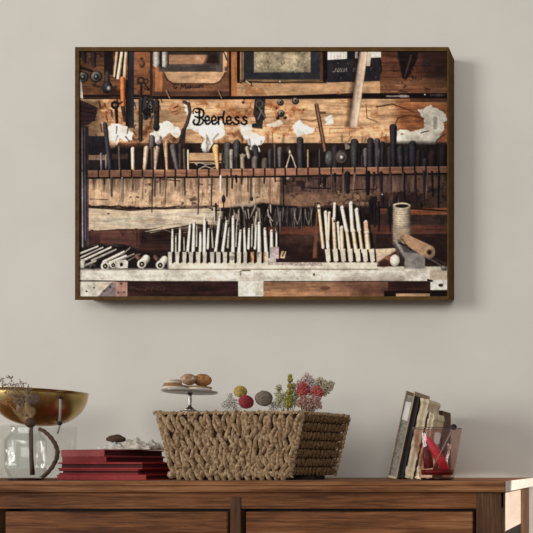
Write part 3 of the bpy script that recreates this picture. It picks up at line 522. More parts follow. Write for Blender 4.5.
M = {}
M['wall'] = mottled('wall_plaster', (206, 202, 193), (213, 209, 200), 3.5, rough=.92, bump=.10, bd=.002, spec=.1)
M['floor'] = wood('floor_oak', [(96, 72, 52), (128, 98, 72), (150, 118, 88)], 'x', .6)
M['trim'] = mottled('baseboard_paint', (214, 210, 202), (224, 220, 212), 8, rough=.5, bump=0)
M['wood'] = wood('sideboard_walnut', [(38, 22, 13), (82, 50, 30), (124, 80, 50), (156, 112, 76)], 'x')
M['woodtop'] = wood('sideboard_top_wood', [(58, 34, 20), (106, 68, 42), (146, 102, 68), (180, 138, 100)], 'x')
M['woodv'] = wood('sideboard_post_wood', [(46, 30, 20), (86, 60, 42), (120, 88, 64)], 'z')
M['pale'] = mottled('sunlit_end_tone', (206, 194, 180), (224, 214, 202), 30, (1, 1, 4), rough=.7, bump=.1)  # near-white tone holding the sun glare of the board end
M['panel'] = mottled('sunlit_panel_wood', (196, 176, 158), (216, 198, 182), 6, (1, 1, 5), rough=.6, bump=.1)  # sun glare on the right side is put into this pale colour
M['frame'] = mottled('frame_walnut', (74, 54, 28), (96, 72, 42), 30, (1, 1, 1), rough=.8, bump=.1, spec=.05)
M['dark'] = mottled('dark_gap_and_shade', (22, 15, 11), (34, 24, 18), 20, bump=0)
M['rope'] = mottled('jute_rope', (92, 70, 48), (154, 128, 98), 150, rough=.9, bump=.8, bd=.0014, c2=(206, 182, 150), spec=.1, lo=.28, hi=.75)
M['rope2'] = mottled('jute_rope_shaded', (70, 52, 34), (108, 84, 58), 150, rough=.9, bump=.7, bd=.001, c2=(136, 110, 80), spec=.1)  # same jute with shade put into its colour, for the sides and back
M['tub'] = mottled('basket_core', (48, 34, 24), (84, 64, 46), 90, rough=.95, bump=.3)
M['linen'] = mottled('white_linen', (206, 202, 194), (228, 225, 218), 220, rough=.95, bump=.5, bd=.001)
M['lace'] = mottled('cream_lace', (168, 158, 144), (226, 218, 204), 140, rough=.95, bump=.8, bd=.002)
M['red'] = mottled('red_cloth', (98, 14, 16), (134, 28, 28), 160, rough=.7, bump=.2, bd=.0005)
M['red2'] = mottled('crimson_cloth', (120, 16, 18), (154, 32, 32), 160, rough=.65, bump=.2, bd=.0005)
M['pink'] = mottled('dusty_red_cloth', (132, 54, 56), (156, 72, 72), 160, rough=.7, bump=.2, bd=.0005)
M['redpage'] = mottled('red_edged_pages', (44, 8, 12), (78, 16, 22), 20, (1, 1, 60), rough=.8, bump=.4, bd=.0006)
M['brass'] = NT('polished_brass').set(Base_Color=lin((190, 164, 108)), Metallic=1.0, Roughness=.27).m
M['steel'] = NT('tarnished_silver').set(Base_Color=lin((150, 146, 140)), Metallic=1.0, Roughness=.3).m
M['plate'] = NT('pale_plate').set(Base_Color=lin((176, 172, 166)), Metallic=.4, Roughness=.3).m
M['darkm'] = mottled('dark_bronze', (34, 26, 20), (64, 50, 38), 60, rough=.5, bump=.2, metal=.3)
M['glass'] = glass('clear_glass')
M['smoke'] = glass('smoky_rose_glass', (.93, .84, .82), (.22, .10, .10), start=.80)
M['jug'] = glass('jug_glass', edge=(.34, .32, .28), start=.70)
M['biscuit'] = mottled('baked_biscuit', (134, 98, 66), (178, 140, 100), 120, rough=.85, bump=.5, bd=.001)
M['cream'] = mottled('cream_filling', (206, 194, 176), (226, 216, 200), 60, rough=.7, bump=.2)
M['crust'] = mottled('golden_crust', (128, 80, 40), (172, 120, 70), 120, rough=.9, bump=.9, bd=.003, c2=(200, 156, 104))
M['crust2'] = mottled('dusted_crust', (122, 88, 58), (166, 132, 98), 140, rough=.9, bump=.9, bd=.003, c2=(214, 196, 172))
M['rose'] = mottled('rose_wool', (118, 34, 44), (170, 66, 74), 160, rough=.95, bump=.8, bd=.0015)
M['mustard'] = mottled('mustard_wool', (150, 120, 56), (206, 180, 110), 140, rough=.95, bump=.8, bd=.0015)
M['taupe'] = mottled('taupe_wool', (102, 88, 76), (150, 134, 118), 160, rough=.95, bump=.8, bd=.0015)
M['moss'] = mottled('moss_green', (128, 122, 52), (178, 170, 92), 150, rough=.9, bump=.5)
M['sage'] = mottled('pale_sage', (164, 162, 122), (206, 202, 164), 120, rough=.9, bump=.4)
M['coral'] = mottled('coral_blossom', (150, 58, 60), (196, 104, 98), 150, rough=.85, bump=.5)
M['palef'] = mottled('pale_blossom', (186, 162, 158), (232, 214, 206), 140, rough=.9, bump=.4)
M['beigef'] = mottled('beige_blossom', (170, 160, 134), (214, 206, 182), 140, rough=.9, bump=.4)
M['plumf'] = mottled('dull_plum_blossom', (150, 112, 100), (196, 158, 144), 140, rough=.9, bump=.4)
M['greyf'] = mottled('grey_tuft', (180, 176, 166), (216, 212, 204), 140, rough=.9, bump=.4)
M['twig'] = mottled('brown_twig', (62, 46, 34), (98, 76, 58), 120, rough=.85, bump=.5)
M['twig2'] = mottled('light_twig', (110, 92, 74), (154, 134, 112), 120, rough=.85, bump=.3)
M['seed'] = mottled('taupe_seed_head', (84, 66, 56), (128, 106, 92), 200, rough=.9, bump=.8)
M['bronze'] = mottled('bronze_leaf', (112, 88, 54), (158, 130, 88), 90, rough=.6, bump=.3)
M['orange'] = mottled('orange_petal', (150, 96, 60), (186, 132, 88), 100, rough=.8, bump=.3)
M['tan'] = mottled('tan_cover', (150, 130, 104), (182, 162, 134), 50, rough=.7, bump=.2)
M['greyp'] = mottled('grey_printed_spine', (104, 100, 92), (164, 158, 146), 160, (1, 1, 1), rough=.8, bump=.2)
M['white'] = mottled('white_label', (206, 204, 198), (222, 220, 214), 40, rough=.8, bump=0)
M['black'] = mottled('black_cover', (20, 16, 14), (36, 28, 24), 60, rough=.6, bump=.1)
M['page'] = mottled('cream_pages', (170, 152, 122), (222, 208, 180), 40, (1, 1, .25), rough=.9, bump=.6, bd=.002)
M['brown'] = mottled('brown_leather', (72, 48, 30), (100, 70, 46), 50, (1, 1, .5), rough=.7, bump=.2)
M['rimglass'] = mottled('dark_rim_glass', (70, 56, 54), (96, 80, 76), 40, rough=.2, bump=0, spec=.5)
M['ruby'] = mottled('dark_ruby_glass', (34, 8, 10), (58, 14, 18), 40, rough=.15, bump=0, spec=.5)
M['wax'] = mottled('red_wax', (196, 34, 60), (222, 60, 86), 60, rough=.45, bump=.1)
M['wax2'] = mottled('dark_red_wax', (84, 8, 16), (124, 16, 28), 60, rough=.4, bump=.1)
M['stickm'] = mottled('pale_stick', (160, 152, 146), (190, 184, 178), 60, rough=.5, bump=.1)

# ---------------------------------------------------------------- the room
WL, WR = -4.2, 2.4
struct(MB().box(WL, WR, WALL, WALL+.12, 0, 3.0).obj('wall_back', M['wall']))
struct(MB().box(WL, WR, -2.6, WALL+.12, -.08, 0).obj('floor', M['floor']))
struct(MB().box(WL, WR, WALL-.018, WALL, 0, .11).obj('baseboard_back', M['trim'], bevel=.004))

# ---------------------------------------------------------------- the framed photograph
FY = WALL-.068                                              # front plane of the frame
fx0, fx1, fz0, fz1 = WX(75, FY), WX(448.6, FY), WZ(300, FY), WZ(47, FY)
ix0, ix1, iz0, iz1 = WX(79, FY), WX(447.2-2.2, FY)+.0065, WZ(296.3, FY), WZ(51, FY)
pic = empty('framed_picture', ((fx0+fx1)/2, WALL-.001, fz0), 'large workshop photograph in a slim brown frame hanging on the wall', 'picture')
fm = MB(); by = WALL-.001; tp = .0165                       # the lower rail slopes back towards the wall
fb0 = fz0+tp
O = [(fx0, FY, fz0), (fx1, FY, fz0), (fx1, FY, fz1), (fx0, FY, fz1)]
I = [(ix0, FY, iz0), (ix1, FY, iz0), (ix1, FY, iz1), (ix0, FY, iz1)]
I2 = [(x, by, z) for x, _, z in I]
B = [(fx0, by, fb0), (fx1, by, fb0), (fx1, by, fz1), (fx0, by, fz1)]
I2[0] = (ix0, by, max(iz0, fb0)+.002); I2[1] = (ix1, by, max(iz0, fb0)+.002)
fm.add(O+I+I2+B, [q for i in range(4) for j in [(i+1) % 4] for q in ((i, j, 4+j, 4+i), (4+i, 4+j, 8+j, 8+i), (8+i, 8+j, 12+j, 12+i), (12+i, 12+j, j, i))])
fm.obj('frame', M['frame'], pic)
MB().box(ix0+.0005, ix1-.0005, FY+.012, FY+.018, iz0+.0175, iz1-.0005).obj('backing_board', M['dark'], pic)
img, gx, gy = make_print()
PYD = FY+.0035
me = bpy.data.meshes.new('printed_photograph'); H, W = img.shape[:2]
xs = (gx-CX)/F*PYD; zs = EYE+(CY-gy)/F*PYD
xs = np.clip(xs, ix0+.0004, ix1-.0004); zs = np.clip(zs, iz0+.0004, iz1-.0004)
co = np.zeros((H, W, 3)); co[..., 0] = xs[None, :]; co[..., 1] = PYD; co[..., 2] = zs[:, None]
co -= np.array(pic.location)
idx = np.arange(H*W).reshape(H, W)
q = np.stack([idx[:-1, :-1], idx[1:, :-1], idx[1:, 1:], idx[:-1, 1:]], -1).reshape(-1, 4)
me.vertices.add(H*W); me.vertices.foreach_set('co', co.reshape(-1).astype(np.float32))
me.loops.add(q.size); me.loops.foreach_set('vertex_index', q.reshape(-1).astype(np.int32))
me.polygons.add(len(q)); me.polygons.foreach_set('loop_start', (np.arange(len(q))*4).astype(np.int32)); me.polygons.foreach_set('loop_total', np.full(len(q), 4, np.int32))
me.update(calc_edges=True)
PRINT_GAIN, PRINT_GAMMA = 1.0, 1.0
s = img/255.0; L = np.where(s <= .04045, s/12.92, ((s+.055)/1.055)**2.4)
L = np.clip(L*PRINT_K, 0, .96)
ca = me.color_attributes.new('print_colour', 'FLOAT_COLOR', 'POINT')
ca.data.foreach_set('color', np.concatenate([L.reshape(-1, 3), np.ones((H*W, 1))], 1).astype(np.float32).reshape(-1))
t = NT('photo_paper'); at = t.n('ShaderNodeVertexColor'); at.layer_name = 'print_colour'; t.l(at.outputs[0], t.b.inputs['Base Color']); t.set(Roughness=.8); t.b.inputs['Specular IOR Level'].default_value = .08
me.materials.append(t.m); po = bpy.data.objects.new('printed_photograph', me); C.objects.link(po); po.parent = pic
# thickness of the print: thin board right behind it
MB().box(ix0+.0004, ix1-.0004, PYD+.0004, FY+.0115, iz0+.0004, iz1-.0004).obj('canvas_board', M['dark'], pic)

# ---------------------------------------------------------------- the sideboard
SF, SB = 1.70, WALL-.02
rx = -.322
side = empty('sideboard', (-1.266, 1.95, 0), 'long brown wooden sideboard with a row of drawers against the wall', 'sideboard')
tx1 = -.310; tx0 = -2.222
prof = [(1.700, TOP-.0275), (1.6965, TOP-.022), (1.6975, TOP-.015), (1.7005, TOP-.0135), (1.7005, TOP-.0115), (1.6975, TOP-.0105), (1.6965, TOP-.005), (1.6985, TOP-.0012), (1.702, TOP), (SB+.012, TOP), (SB+.012, TOP-.0275)]
mb = MB(); n = len(prof)
mb.add([(x, y, z) for x in (tx0, tx1) for y, z in prof], [tuple(range(n)), tuple(range(2*n-1, n-1, -1))]+[(i, (i+1) % n, (i+1) % n+n, i+n) for i in range(n)])
mb.obj('top_board', M['woodtop'], side, bevel=.0012)
bf = 1.712                                                  # plane of posts and rails
zt = TOP-.0275; zr = WZ(508.8, bf); zd = zr-.165
mb = MB().box(tx0+.012, rx, bf+.003, bf+.03, zr, zt); mb.obj('top_rail', M['wood'], side, bevel=.001)
MB().box(tx0+.012, rx, bf+.003, bf+.03, zd-.05, zd).obj('bottom_rail', M['wood'], side, bevel=.001)
posts = [(WX(476.2, bf), rx), (WX(230, bf), WX(240.3, bf)), (WX(-17, bf), WX(-1.2, bf)), (-2.21, -2.145)]
for i, (a, b) in enumerate(posts):
    if i in (0, 3):
        MB().box(a, b, bf, bf+.06, 0, zt).obj('leg', M['woodv'], side, bevel=.0015)
        MB().box(a, b, SB-.145, SB, 0, zt).obj('leg', M['woodv'], side, bevel=.0015)
    else: MB().box(a, b, bf+.001, bf+.03, zd, zt-.012 if i == 1 else zr).obj('divider', M['woodv'], side, bevel=.001)
MB().box(tx0+.03, rx-.02, bf+.03, SB-.01, zd-.03, zd-.012).obj('carcass_bottom', M['dark'], side)
MB().box(tx0+.03, rx-.02, SB-.02, SB-.008, zd-.03, zt).obj('back_panel', M['dark'], side)
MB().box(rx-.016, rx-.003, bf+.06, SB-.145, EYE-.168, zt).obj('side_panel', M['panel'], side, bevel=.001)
MB().box(rx-.018, rx-.006, bf+.06, SB-.145, zd-.05, EYE-.169).obj('side_shade_sheet', M['dark'], side)  # dark sheet standing in for the shade below the lit panel
MB().box(tx1, tx1+.003, SF+.004, SB+.008, TOP-.0265, TOP-.0006).obj('sunlit_end_sheet', M['pale'], side, bevel=.0008)  # thin pale sheet added to paint the sun glare on the top board's end
MB().box(-2.207, -2.194, bf+.06, SB-.145, zd-.05, zt).obj('side_panel', M['wood'], side, bevel=.001)
g = .0100
for a, b in ((posts[1][1], posts[0][0]), (posts[2][1], posts[1][0]), (posts[3][1], posts[2][0])):
    d = MB().box(a+g, b-g, bf+.006, bf+.028, zd+g, zr-g*.75).box(a+.02, b-.02, bf+.028, SB-.1, zd+.012, zr-.02)
    dr = d.obj('drawer', M['wood'], side, bevel=.0025)
    c = (a+b)/2; zc = (zd+zr)/2-.01
    k = MB().lathe([(.006, 0), (.006, .012), (.015, .018), (.017, .026), (.012, .032), (0, .033)], 20, Matrix.Translation((c, bf+.006, zc))@Matrix.Rotation(math.pi/2, 4, 'X'))
    ko = k.obj('knob', M['darkm'], dr, smooth=True); ko.location = -side.location*0
    MB().box(a, b, bf+.034, bf+.036, zd, zr).obj('drawer_recess', M['dark'], side)

# ---------------------------------------------------------------- woven basket
bk_c = Vector((-1.01, 1.88, TOP))
bk = empty('woven_basket', bk_c, 'wide tapered basket woven of thick jute rope in the middle of the sideboard', 'basket')
zT = WZ(412.6, 1.79); zB = TOP+.0115
TL, TR, BRt, BLt = Vector((WX(158, 1.812), 1.812, zT)), Vector((WX(303, 1.782), 1.782, zT)), Vector((-.783, 1.925, zT)), Vector((-1.205, 1.968, zT))
b1, b2, b3, b4 = Vector((WX(173, 1.82), 1.822, zB)), Vector((WX(290, 1.80), 1.80, zB)), Vector((-.822, 1.92, zB)), Vector((-1.175, 1.948, zB))
inn = lambda v, k=.012: v+(Vector((bk_c.x, bk_c.y, v.z))-v).normalized()*k
t4 = [inn(v) for v in (TL, TR, BRt, BLt)]; u4 = [inn(v) for v in (b1, b2, b3, b4)]
t5 = [inn(v, .022) for v in (TL, TR, BRt, BLt)]; u5 = [inn(v, .022)+Vector((0, 0, .008)) for v in (b1, b2, b3, b4)]
mb = MB(); vs = u4+t4+t5+u5
mb.add(vs, [(0, 1, 2, 3)]+[(i, (i+1) % 4, 4+(i+1) % 4, 4+i) for i in range(4)]+[(4+i, 4+(i+1) % 4, 8+(i+1) % 4, 8+i) for i in range(4)]+[(8+i, 8+(i+1) % 4, 12+(i+1) % 4, 12+i) for i in range(4)]+[(12, 13, 14, 15)])
MB().box(-1.165, -.845, 1.845, 1.915, TOP, zB-.0005).obj('base', M['dark'], bk)  # support block coloured dark to paint the shadow under the basket
mb.obj('inner_tub', M['tub'], bk)
# woven strands follow each face
def weave(mb, tl, tr, bl, br, cols, rows, style):
    nrm = (tr-tl).cross(bl-tl).normalized(); ctr = (tl+tr+bl+br)/4
    if nrm.dot(ctr-Vector((bk_c.x, bk_c.y, ctr.z))) < 0: nrm = -nrm
    w = (tr-tl).length/cols
    for i in range(cols):
        ph = random.random()
        for j in range(rows):
            u = (i+.5)/cols; v = (j+.5+(.5*(i % 2) if style == 'braid' else 0))/rows
            if v > 1.0: continue
            top = tl.lerp(tr, u); bot = bl.lerp(br, u)
            ax = (bot-top).normalized(); tan = (tr-tl).normalized()
            ln = (bot-top).length/rows
            if style == 'braid':
                tilt = (1 if (j+i) % 2 else -1)*.27+random.gauss(0, .15); lr = (w*.50*random.uniform(.75, 1.25), w*.55, ln*random.uniform(.68, 1.0))
                p = top.lerp(bot, v)+tan*random.gauss(0, w*.16)+nrm*(random.gauss(.001, .0022)+(.0025 if (i+j) % 2 else 0))
            else:
                tilt = random.gauss(0, .12); lr = (w*.46*random.uniform(.8, 1.15), w*.75, ln*.50)
                p = top.lerp(bot, v)+nrm*(random.gauss(0, .0008)+(.0016 if (i+j) % 2 else 0))
            e3 = (ax*math.cos(tilt)+tan*math.sin(tilt)).normalized(); e1 = e3.cross(nrm).normalized(); e2 = e1.cross(e3)
            R = Matrix((e1, e2, e3)).transposed()
            n0 = len(mb.v); mb.ell((0, 0, 0), lr, 7, 6)
            for k in range(n0, len(mb.v)): mb.v[k] = tuple(p+R@Vector(mb.v[k]))
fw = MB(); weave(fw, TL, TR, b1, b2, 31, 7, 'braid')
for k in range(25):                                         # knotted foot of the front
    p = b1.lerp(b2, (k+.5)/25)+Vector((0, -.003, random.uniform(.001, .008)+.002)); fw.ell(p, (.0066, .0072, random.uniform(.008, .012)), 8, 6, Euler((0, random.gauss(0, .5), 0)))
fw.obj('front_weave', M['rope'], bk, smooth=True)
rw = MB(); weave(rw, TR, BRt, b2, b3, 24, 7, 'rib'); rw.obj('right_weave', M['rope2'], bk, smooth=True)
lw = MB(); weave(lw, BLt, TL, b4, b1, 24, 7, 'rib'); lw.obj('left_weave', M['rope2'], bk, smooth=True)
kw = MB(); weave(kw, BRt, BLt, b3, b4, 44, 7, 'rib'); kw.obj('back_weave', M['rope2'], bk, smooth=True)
def twist(mb, pts, r, step=.009):
    for a, b in zip(pts, pts[1:]):
        n = max(1, int((b-a).length/step)); d = (b-a).normalized()
        for i in range(n):
            p = a.lerp(b, (i+.5)/n)+Vector((random.gauss(0, .0005), random.gauss(0, .0005), random.gauss(0, .0006)))
            e3 = (d+Vector((0, 0, 1))*.55*(1 if abs(d.z) < .5 else 0)+Vector((.5, 0, 0))*(1 if abs(d.z) >= .5 else 0)).normalized()
            R = e3.to_track_quat('Z', 'Y').to_matrix(); n0 = len(mb.v); mb.ell((0, 0, 0), (r, r, step*.85), 8, 6)
            for k in range(n0, len(mb.v)): mb.v[k] = tuple(p+R@Vector(mb.v[k]))
rim = MB(); twist(rim, [TL, TR, BRt, BLt, TL], .0042); rim.obj('rim', M['rope'], bk, smooth=True)
for a, b in ((TL, b1), (TR, b2), (BRt, b3), (BLt, b4)):
    cb = MB(); twist(cb, [a, b], .0062, .012); cb.obj('corner_braid', M['rope'], bk, smooth=True)
kn = MB().ell(TL+Vector((-.006, 0, .001)), (.008, .007, .006), 8, 6, amp=.2).ell(TL+Vector((.004, 0, .003)), (.007, .006, .005), 8, 6, amp=.2)
kn.obj('rim_knot', M['rope'], bk, smooth=True)
tas = MB().ell(b1+Vector((.0, -.006, .003)), (.012, .008, .0105), 10, 7, amp=.2); tas.obj('foot_knot', M['rope'], bk, smooth=True); tas = MB()
for k in range(8): tas.tube([b2+Vector((-.004, -.006, .006)), b2+Vector((-.008+.003*k, -.010, -.0035)), b2+Vector((-.012+.0036*k, -.011, -.0065))], .0008, 5)
tas.obj('frayed_end', M['rope'], bk, smooth=True)

# crumpled white cloth that fills the basket
lc = MB(); nx, ny = 60, 16; vs = []; fs = []
A0 = [inn(v, .03) for v in (TL, TR, BRt, BLt)]
for j in range(ny+1):
    for i in range(nx+1):
        u, v = i/nx, j/ny; p = A0[0].lerp(A0[1], u).lerp(A0[3].lerp(A0[2], u), v)
        e = min(1, min(u, 1-u)*9)*min(1, min(v, 1-v)*5); z = -.016+e*(.014+.005*math.sin(u*23+v*4)+.004*math.sin(u*51-v*9)*math.cos(v*7)+.003*math.sin(u*90))
        if .06 < u < .42 and v < .72: z = min(z, .0062); z = max(z, .0045) if e > .99 else z
        if .08 < u < .52 and v > .78: z += e*.014
        vs.append(p+Vector((0, 0, z))); 
for j in range(ny):
    for i in range(nx): a = j*(nx+1)+i; fs.append((a, a+1, a+nx+2, a+nx+1))
base_n = len(vs); vs += [v-Vector((0, 0, .02)) for v in vs[:base_n]]
fs += [tuple(q+base_n for q in f[::-1]) for f in fs[:]]
ring_ = [i for i in range(nx+1)]+[(j*(nx+1)+nx) for j in range(1, ny+1)]+[ny*(nx+1)+i for i in range(nx-1, -1, -1)]+[j*(nx+1) for j in range(ny-1, 0, -1)]
fs += [(ring_[k], ring_[(k+1) % len(ring_)], ring_[(k+1) % len(ring_)]+base_n, ring_[k]+base_n) for k in range(len(ring_))]
lc.add(vs, fs); tag(lc.obj('linen_cloth', M['linen'], smooth=True), 'crumpled white linen cloth filling the top of the woven basket', 'cloth')
LZ = zT-.001                                                # about where things in the basket rest

# ---------------------------------------------------------------- cake stand with biscuits
CSY = 1.872; cx = WX(190, CSY); f0 = WZ(412.3, CSY); pz = WZ(393.0, CSY)
cs = empty('cake_stand', (cx, CSY, f0), 'small pedestal cake stand with a silver stem standing above the basket', 'cake stand')
T0 = Matrix.Translation((cx, CSY, 0)); R_ = .0655
MB().lathe([(0, pz), (R_*.90, pz), (R_*.97, pz+.0015), (R_, pz+.0045), (R_*.995, pz+.0058), (R_*.96, pz+.0035), (0, pz+.0035)], 56, T0).obj('plate', M['plate'], cs, smooth=True)
MB().lathe([(0, f0+.004), (.018, f0+.0045), (.009, f0+.010), (.0042, f0+.016), (.0032, f0+.024), (.0048, f0+.034), (.0036, f0+.042), (.006, pz), (0, pz)], 24, T0).obj('stem', M['steel'], cs, smooth=True)
MB().lathe([(0, f0), (.042, f0), (.043, f0+.0015), (.04, f0+.003), (.018, f0+.005), (0, f0+.005)], 40, T0).obj('foot', M['glass'], cs, smooth=True)
pt = pz+.0038
def biscuit(c, r, z, lbl, rot=0):
    e = empty('sandwich_biscuit', (c[0], c[1], z), lbl, 'biscuit', 'sandwich biscuits on the cake stand'); Tm = Matrix.Translation((c[0], c[1], z))
    MB().lathe([(0, 0), (r*.93, 0), (r, .002), (r*.97, .0042), (0, .0042)], 30, Tm).obj('lower_wafer', M['biscuit'], e, smooth=True)
    MB().lathe([(0, .0042), (r*.93, .0042), (r*.97, .0070), (r*.94, .0108), (0, .0108)], 30, Tm).obj('cream_filling', M['cream'], e, smooth=True)
    MB().lathe([(0, .0108), (r*.97, .0108), (r, .0125), (r*.93, .0150), (r*.5, .0160), (0, .0163)], 30, Tm).obj('upper_wafer', M['cream'] if rot else M['biscuit'], e, smooth=True)
biscuit((WX(176, 1.86), 1.86), .0305, pt, 'round cream sandwich biscuit lying on the left of the cake stand')
biscuit((WX(199.2, 1.885), 1.885), .0305, pt, 'round cream sandwich biscuit lying on the right of the cake stand')
biscuit((WX(173, 1.868), 1.868), .0215, pt+.0167, 'small sandwich biscuit stacked on top of the left biscuit', 1)
def lump(name, c, r, mat, lbl, cat, amp=.10, nu=22, nv=14, group=None):
    m = MB().ell(c, r, nu, nv, amp=amp); return tag(m.obj(name, mat, smooth=True), lbl, cat, group)
lump('cookie', (WX(184.5, 1.85)+.004, 1.862, pt+.0165+.0150), (.0195, .016, .0150), M['crust2'], 'dusted round cookie perched on the middle of the cake stand', 'cookie')
lump('cookie', (WX(198, 1.87)+.003, 1.885, pt+.0165+.0160), (.0235, .018, .0165), M['crust'], 'golden brown rough cookie on the right of the cake stand', 'cookie')

# ---------------------------------------------------------------- balls and dried flowers in the basket
def ball(px, py, Y, r, mat, lbl):
    c = P(px, py, Y); m = MB().ell(c, (r*.93, r, r), 24, 16, amp=.035)
    for k in range(26):                                     # wound yarn
        ax = Vector((random.gauss(0, 1), random.gauss(0, 1), random.gauss(0, 1))).normalized(); u = ax.orthogonal().normalized(); w = ax.cross(u); o = random.uniform(-.5, .5)
        q = math.sqrt(1-o*o); st = random.random()*6
        m.tube([c+(ax*o+(u*math.cos(st+t*.35)+w*math.sin(st+t*.35))*q)*r*1.0 for t in range(8)], .0009, 5)
    o = m.obj('yarn_ball', mat, smooth=True); tag(o, lbl, 'ball')
ball(240.5, 391.6, 1.875, .0155, M['mustard'], 'small mustard yellow ball above the rose red one')
ball(246, 402, 1.852, .0178, M['rose'], 'rose red ball resting in the basket')
ball(264, 398.4, 1.865, .0208, M['taupe'], 'large taupe ball in the middle of the basket')
def flower(name, px, py, Y, stems, heads, mat, lbl, foot=None, dot=(.0016, .0028), stem_mat=None):
    """heads: list of (dpx, dpy, radius px, n dots)"""
    f = foot or (px, 413); fp = P(f[0], f[1], Y); e = empty(name, fp-Vector((0, 0, .012)), lbl, 'dried flower')
    st = MB(); hd = MB()
    for (hx, hy, hr, n) in heads:
        c = P(px+hx, py+hy, Y); mid = fp.lerp(c, .5)+Vector((random.gauss(0, .003), random.gauss(0, .003), 0)); st.tube([fp-Vector((0, 0, .012)), mid, c], [.0009, .0008, .0005], 5)
        R = hr*1.4*Y/F
        for k in range(int(n*2.6)):
            d = Vector((random.gauss(0, 1), random.gauss(0, 1), random.gauss(0, 1))).normalized()*R*random.random()**.5; d.x *= .93; s_ = random.uniform(*dot)*1.2
            hd.ell(c+d, (s_, s_, s_*random.uniform(.8, 1.5)), 5, 4, Euler((random.random()*3, random.random()*3, 0)))
            if k % 4 == 0: st.tube([c-(c-fp)*.15, c+d*.95], .00035, 4)
    st.obj('stem', stem_mat or M['twig'], e, smooth=True); hd.obj('flower_head', mat, e, smooth=False)
flower('dried_flower', 289, 392, 1.87, 1, [(-.6, 12, 3.2, 60), (0, 6, 2.6, 60), (.3, 0, 2.2, 50), (.8, -6, 1.8, 45), (1.2, -12, 1.8, 40), (1.2, -15.5, 1.6, 26)], M['moss'], 'upright moss green spike standing in the basket', (288, 413), (.0014, .0024))
flower('dried_flower', 282, 396, 1.865, 1, [(-3, -8, 2.5, 40), (-1, 0, 4, 80), (-3, 5, 3, 40), (3, 8, 3, 40)], M['sage'], 'pale sage foliage left of the moss green spike', (284, 413), (.0008, .0018))
flower('dried_flower', 295, 396, 1.885, 1, [(-2, -10, 2.5, 30), (1, -3, 3.5, 60), (0, 5, 4, 60)], M['sage'], 'pale sage foliage right of the moss green spike', (292, 413), (.0008, .0018))
flower('dried_flower', 303, 389, 1.855, 1, [(0, -2, 3.6, 70), (-2.6, 1, 2.6, 40), (2.6, 1.5, 2.8, 40), (-.5, 4, 3.2, 50)], M['coral'], 'coral red dried blossom, left one of two in the basket', (302, 413), (.0014, .0028))
flower('dried_flower', 317.5, 391, 1.86, 1, [(0, -1, 3.4, 70), (-3.4, 2.4, 2.6, 35), (2.4, 2, 2.6, 40)], M['coral'], 'coral red dried blossom, right one of two in the basket', (308, 413), (.0014, .0026))
flower('dried_flower', 307, 381, 1.895, 1, [(0, 0, 5, 120), (-6, 3, 4, 60), (4, 3, 5, 90), (0, -6, 2, 30), (3, 8, 5, 70)], M['palef'], 'airy pale pink dried flower behind the coral blossoms', (305, 413), (.0007, .0018))
flower('dried_flower', 324, 385, 1.9, 1, [(-3, -3, 4, 80), (4, 1, 4.6, 100), (0, 5, 4.6, 80), (7, -1, 2.5, 30)], M['beigef'], 'airy beige dried flower leaning out to the right', (311, 413), (.0007, .0018))
flower('dried_flower', 308, 402, 1.845, 1, [(-6, 1, 4, 70), (0, 3, 5, 100), (7, -1, 5, 90), (10, 4, 3, 40), (-3, -3, 3, 40)], M['plumf'], 'dull plum dried blossoms low at the rim of the basket', (306, 413), (.0009, .002))
flower('dried_flower', 232, 403, 1.875, 1, [(-5, 2, 4, 60), (0, -1, 4, 60), (3, 4, 4, 50), (-2, -7, 2.5, 20)], M['greyf'], 'grey white tuft left of the rose red ball', (232, 413), (.0006, .0014), M['greyf'])
flower('dried_flower', 276, 404, 1.88, 1, [(-3, 2, 4, 60), (2, 0, 4, 50), (0, -10, 1.5, 12)], M['greyf'], 'grey white tuft beside the taupe ball', (276, 413), (.0006, .0014), M['greyf'])

# ---------------------------------------------------------------- stack of red books
bz = TOP
def cbook(pxl, pxc, a, Yc, Mlen, h, mats, lbl, spine=True):
    global bz
    a = math.radians(a); X = WX(pxc, Yc); k = (pxl-CX)/F
    Ln = (X-k*Yc)/(math.cos(a)+k*math.sin(a))
    T_ = Matrix.Translation((X, Yc, bz))@Matrix.Rotation(-a, 4, 'Z')      # local: -x runs along the lit face, +y runs back
    e = empty('red_book', (X, Yc, bz), lbl, 'book', 'red books in the stack'); ct = .0028 if spine else .0044
    cm = MB().box(-Ln, 0, 0, Mlen, 0, ct, T_).box(-Ln, 0, 0, Mlen, h-ct, h, T_)
    if spine: cm.box(-Ln, 0, 0, .003, ct*.5, h-ct*.5, T_)
    else: cm.box(-Ln, 0, Mlen-.003, Mlen, ct*.5, h-ct*.5, T_)
    cm.obj('cover', mats[0], e, bevel=.0008)
    MB().box(-Ln+.005, -.004, .003 if spine else .006, Mlen-.004, ct, h-ct, T_).obj('page_block', mats[1], e)
    bz += h
cbook(57, 146, 9, 1.795, .165, .0142, (M['red2'], M['redpage']), 'bottom red book of the stack beside the basket')
cbook(59, 138, 10, 1.80, .165, .0135, (M['red'], M['redpage']), 'deep red book, second from the bottom of the stack', False)
cbook(58, 142, 9, 1.80, .165, .0185, (M['red2'], M['redpage']), 'thick red book in the middle of the stack', False)
cbook(62, 106, 20, 1.815, .160, .0150, (M['red'], M['redpage']), 'short red book just under the topmost one')
cbook(61, 104, 20, 1.818, .162, .0190, (M['pink'], M['redpage']), 'dusty red book on top of the stack')
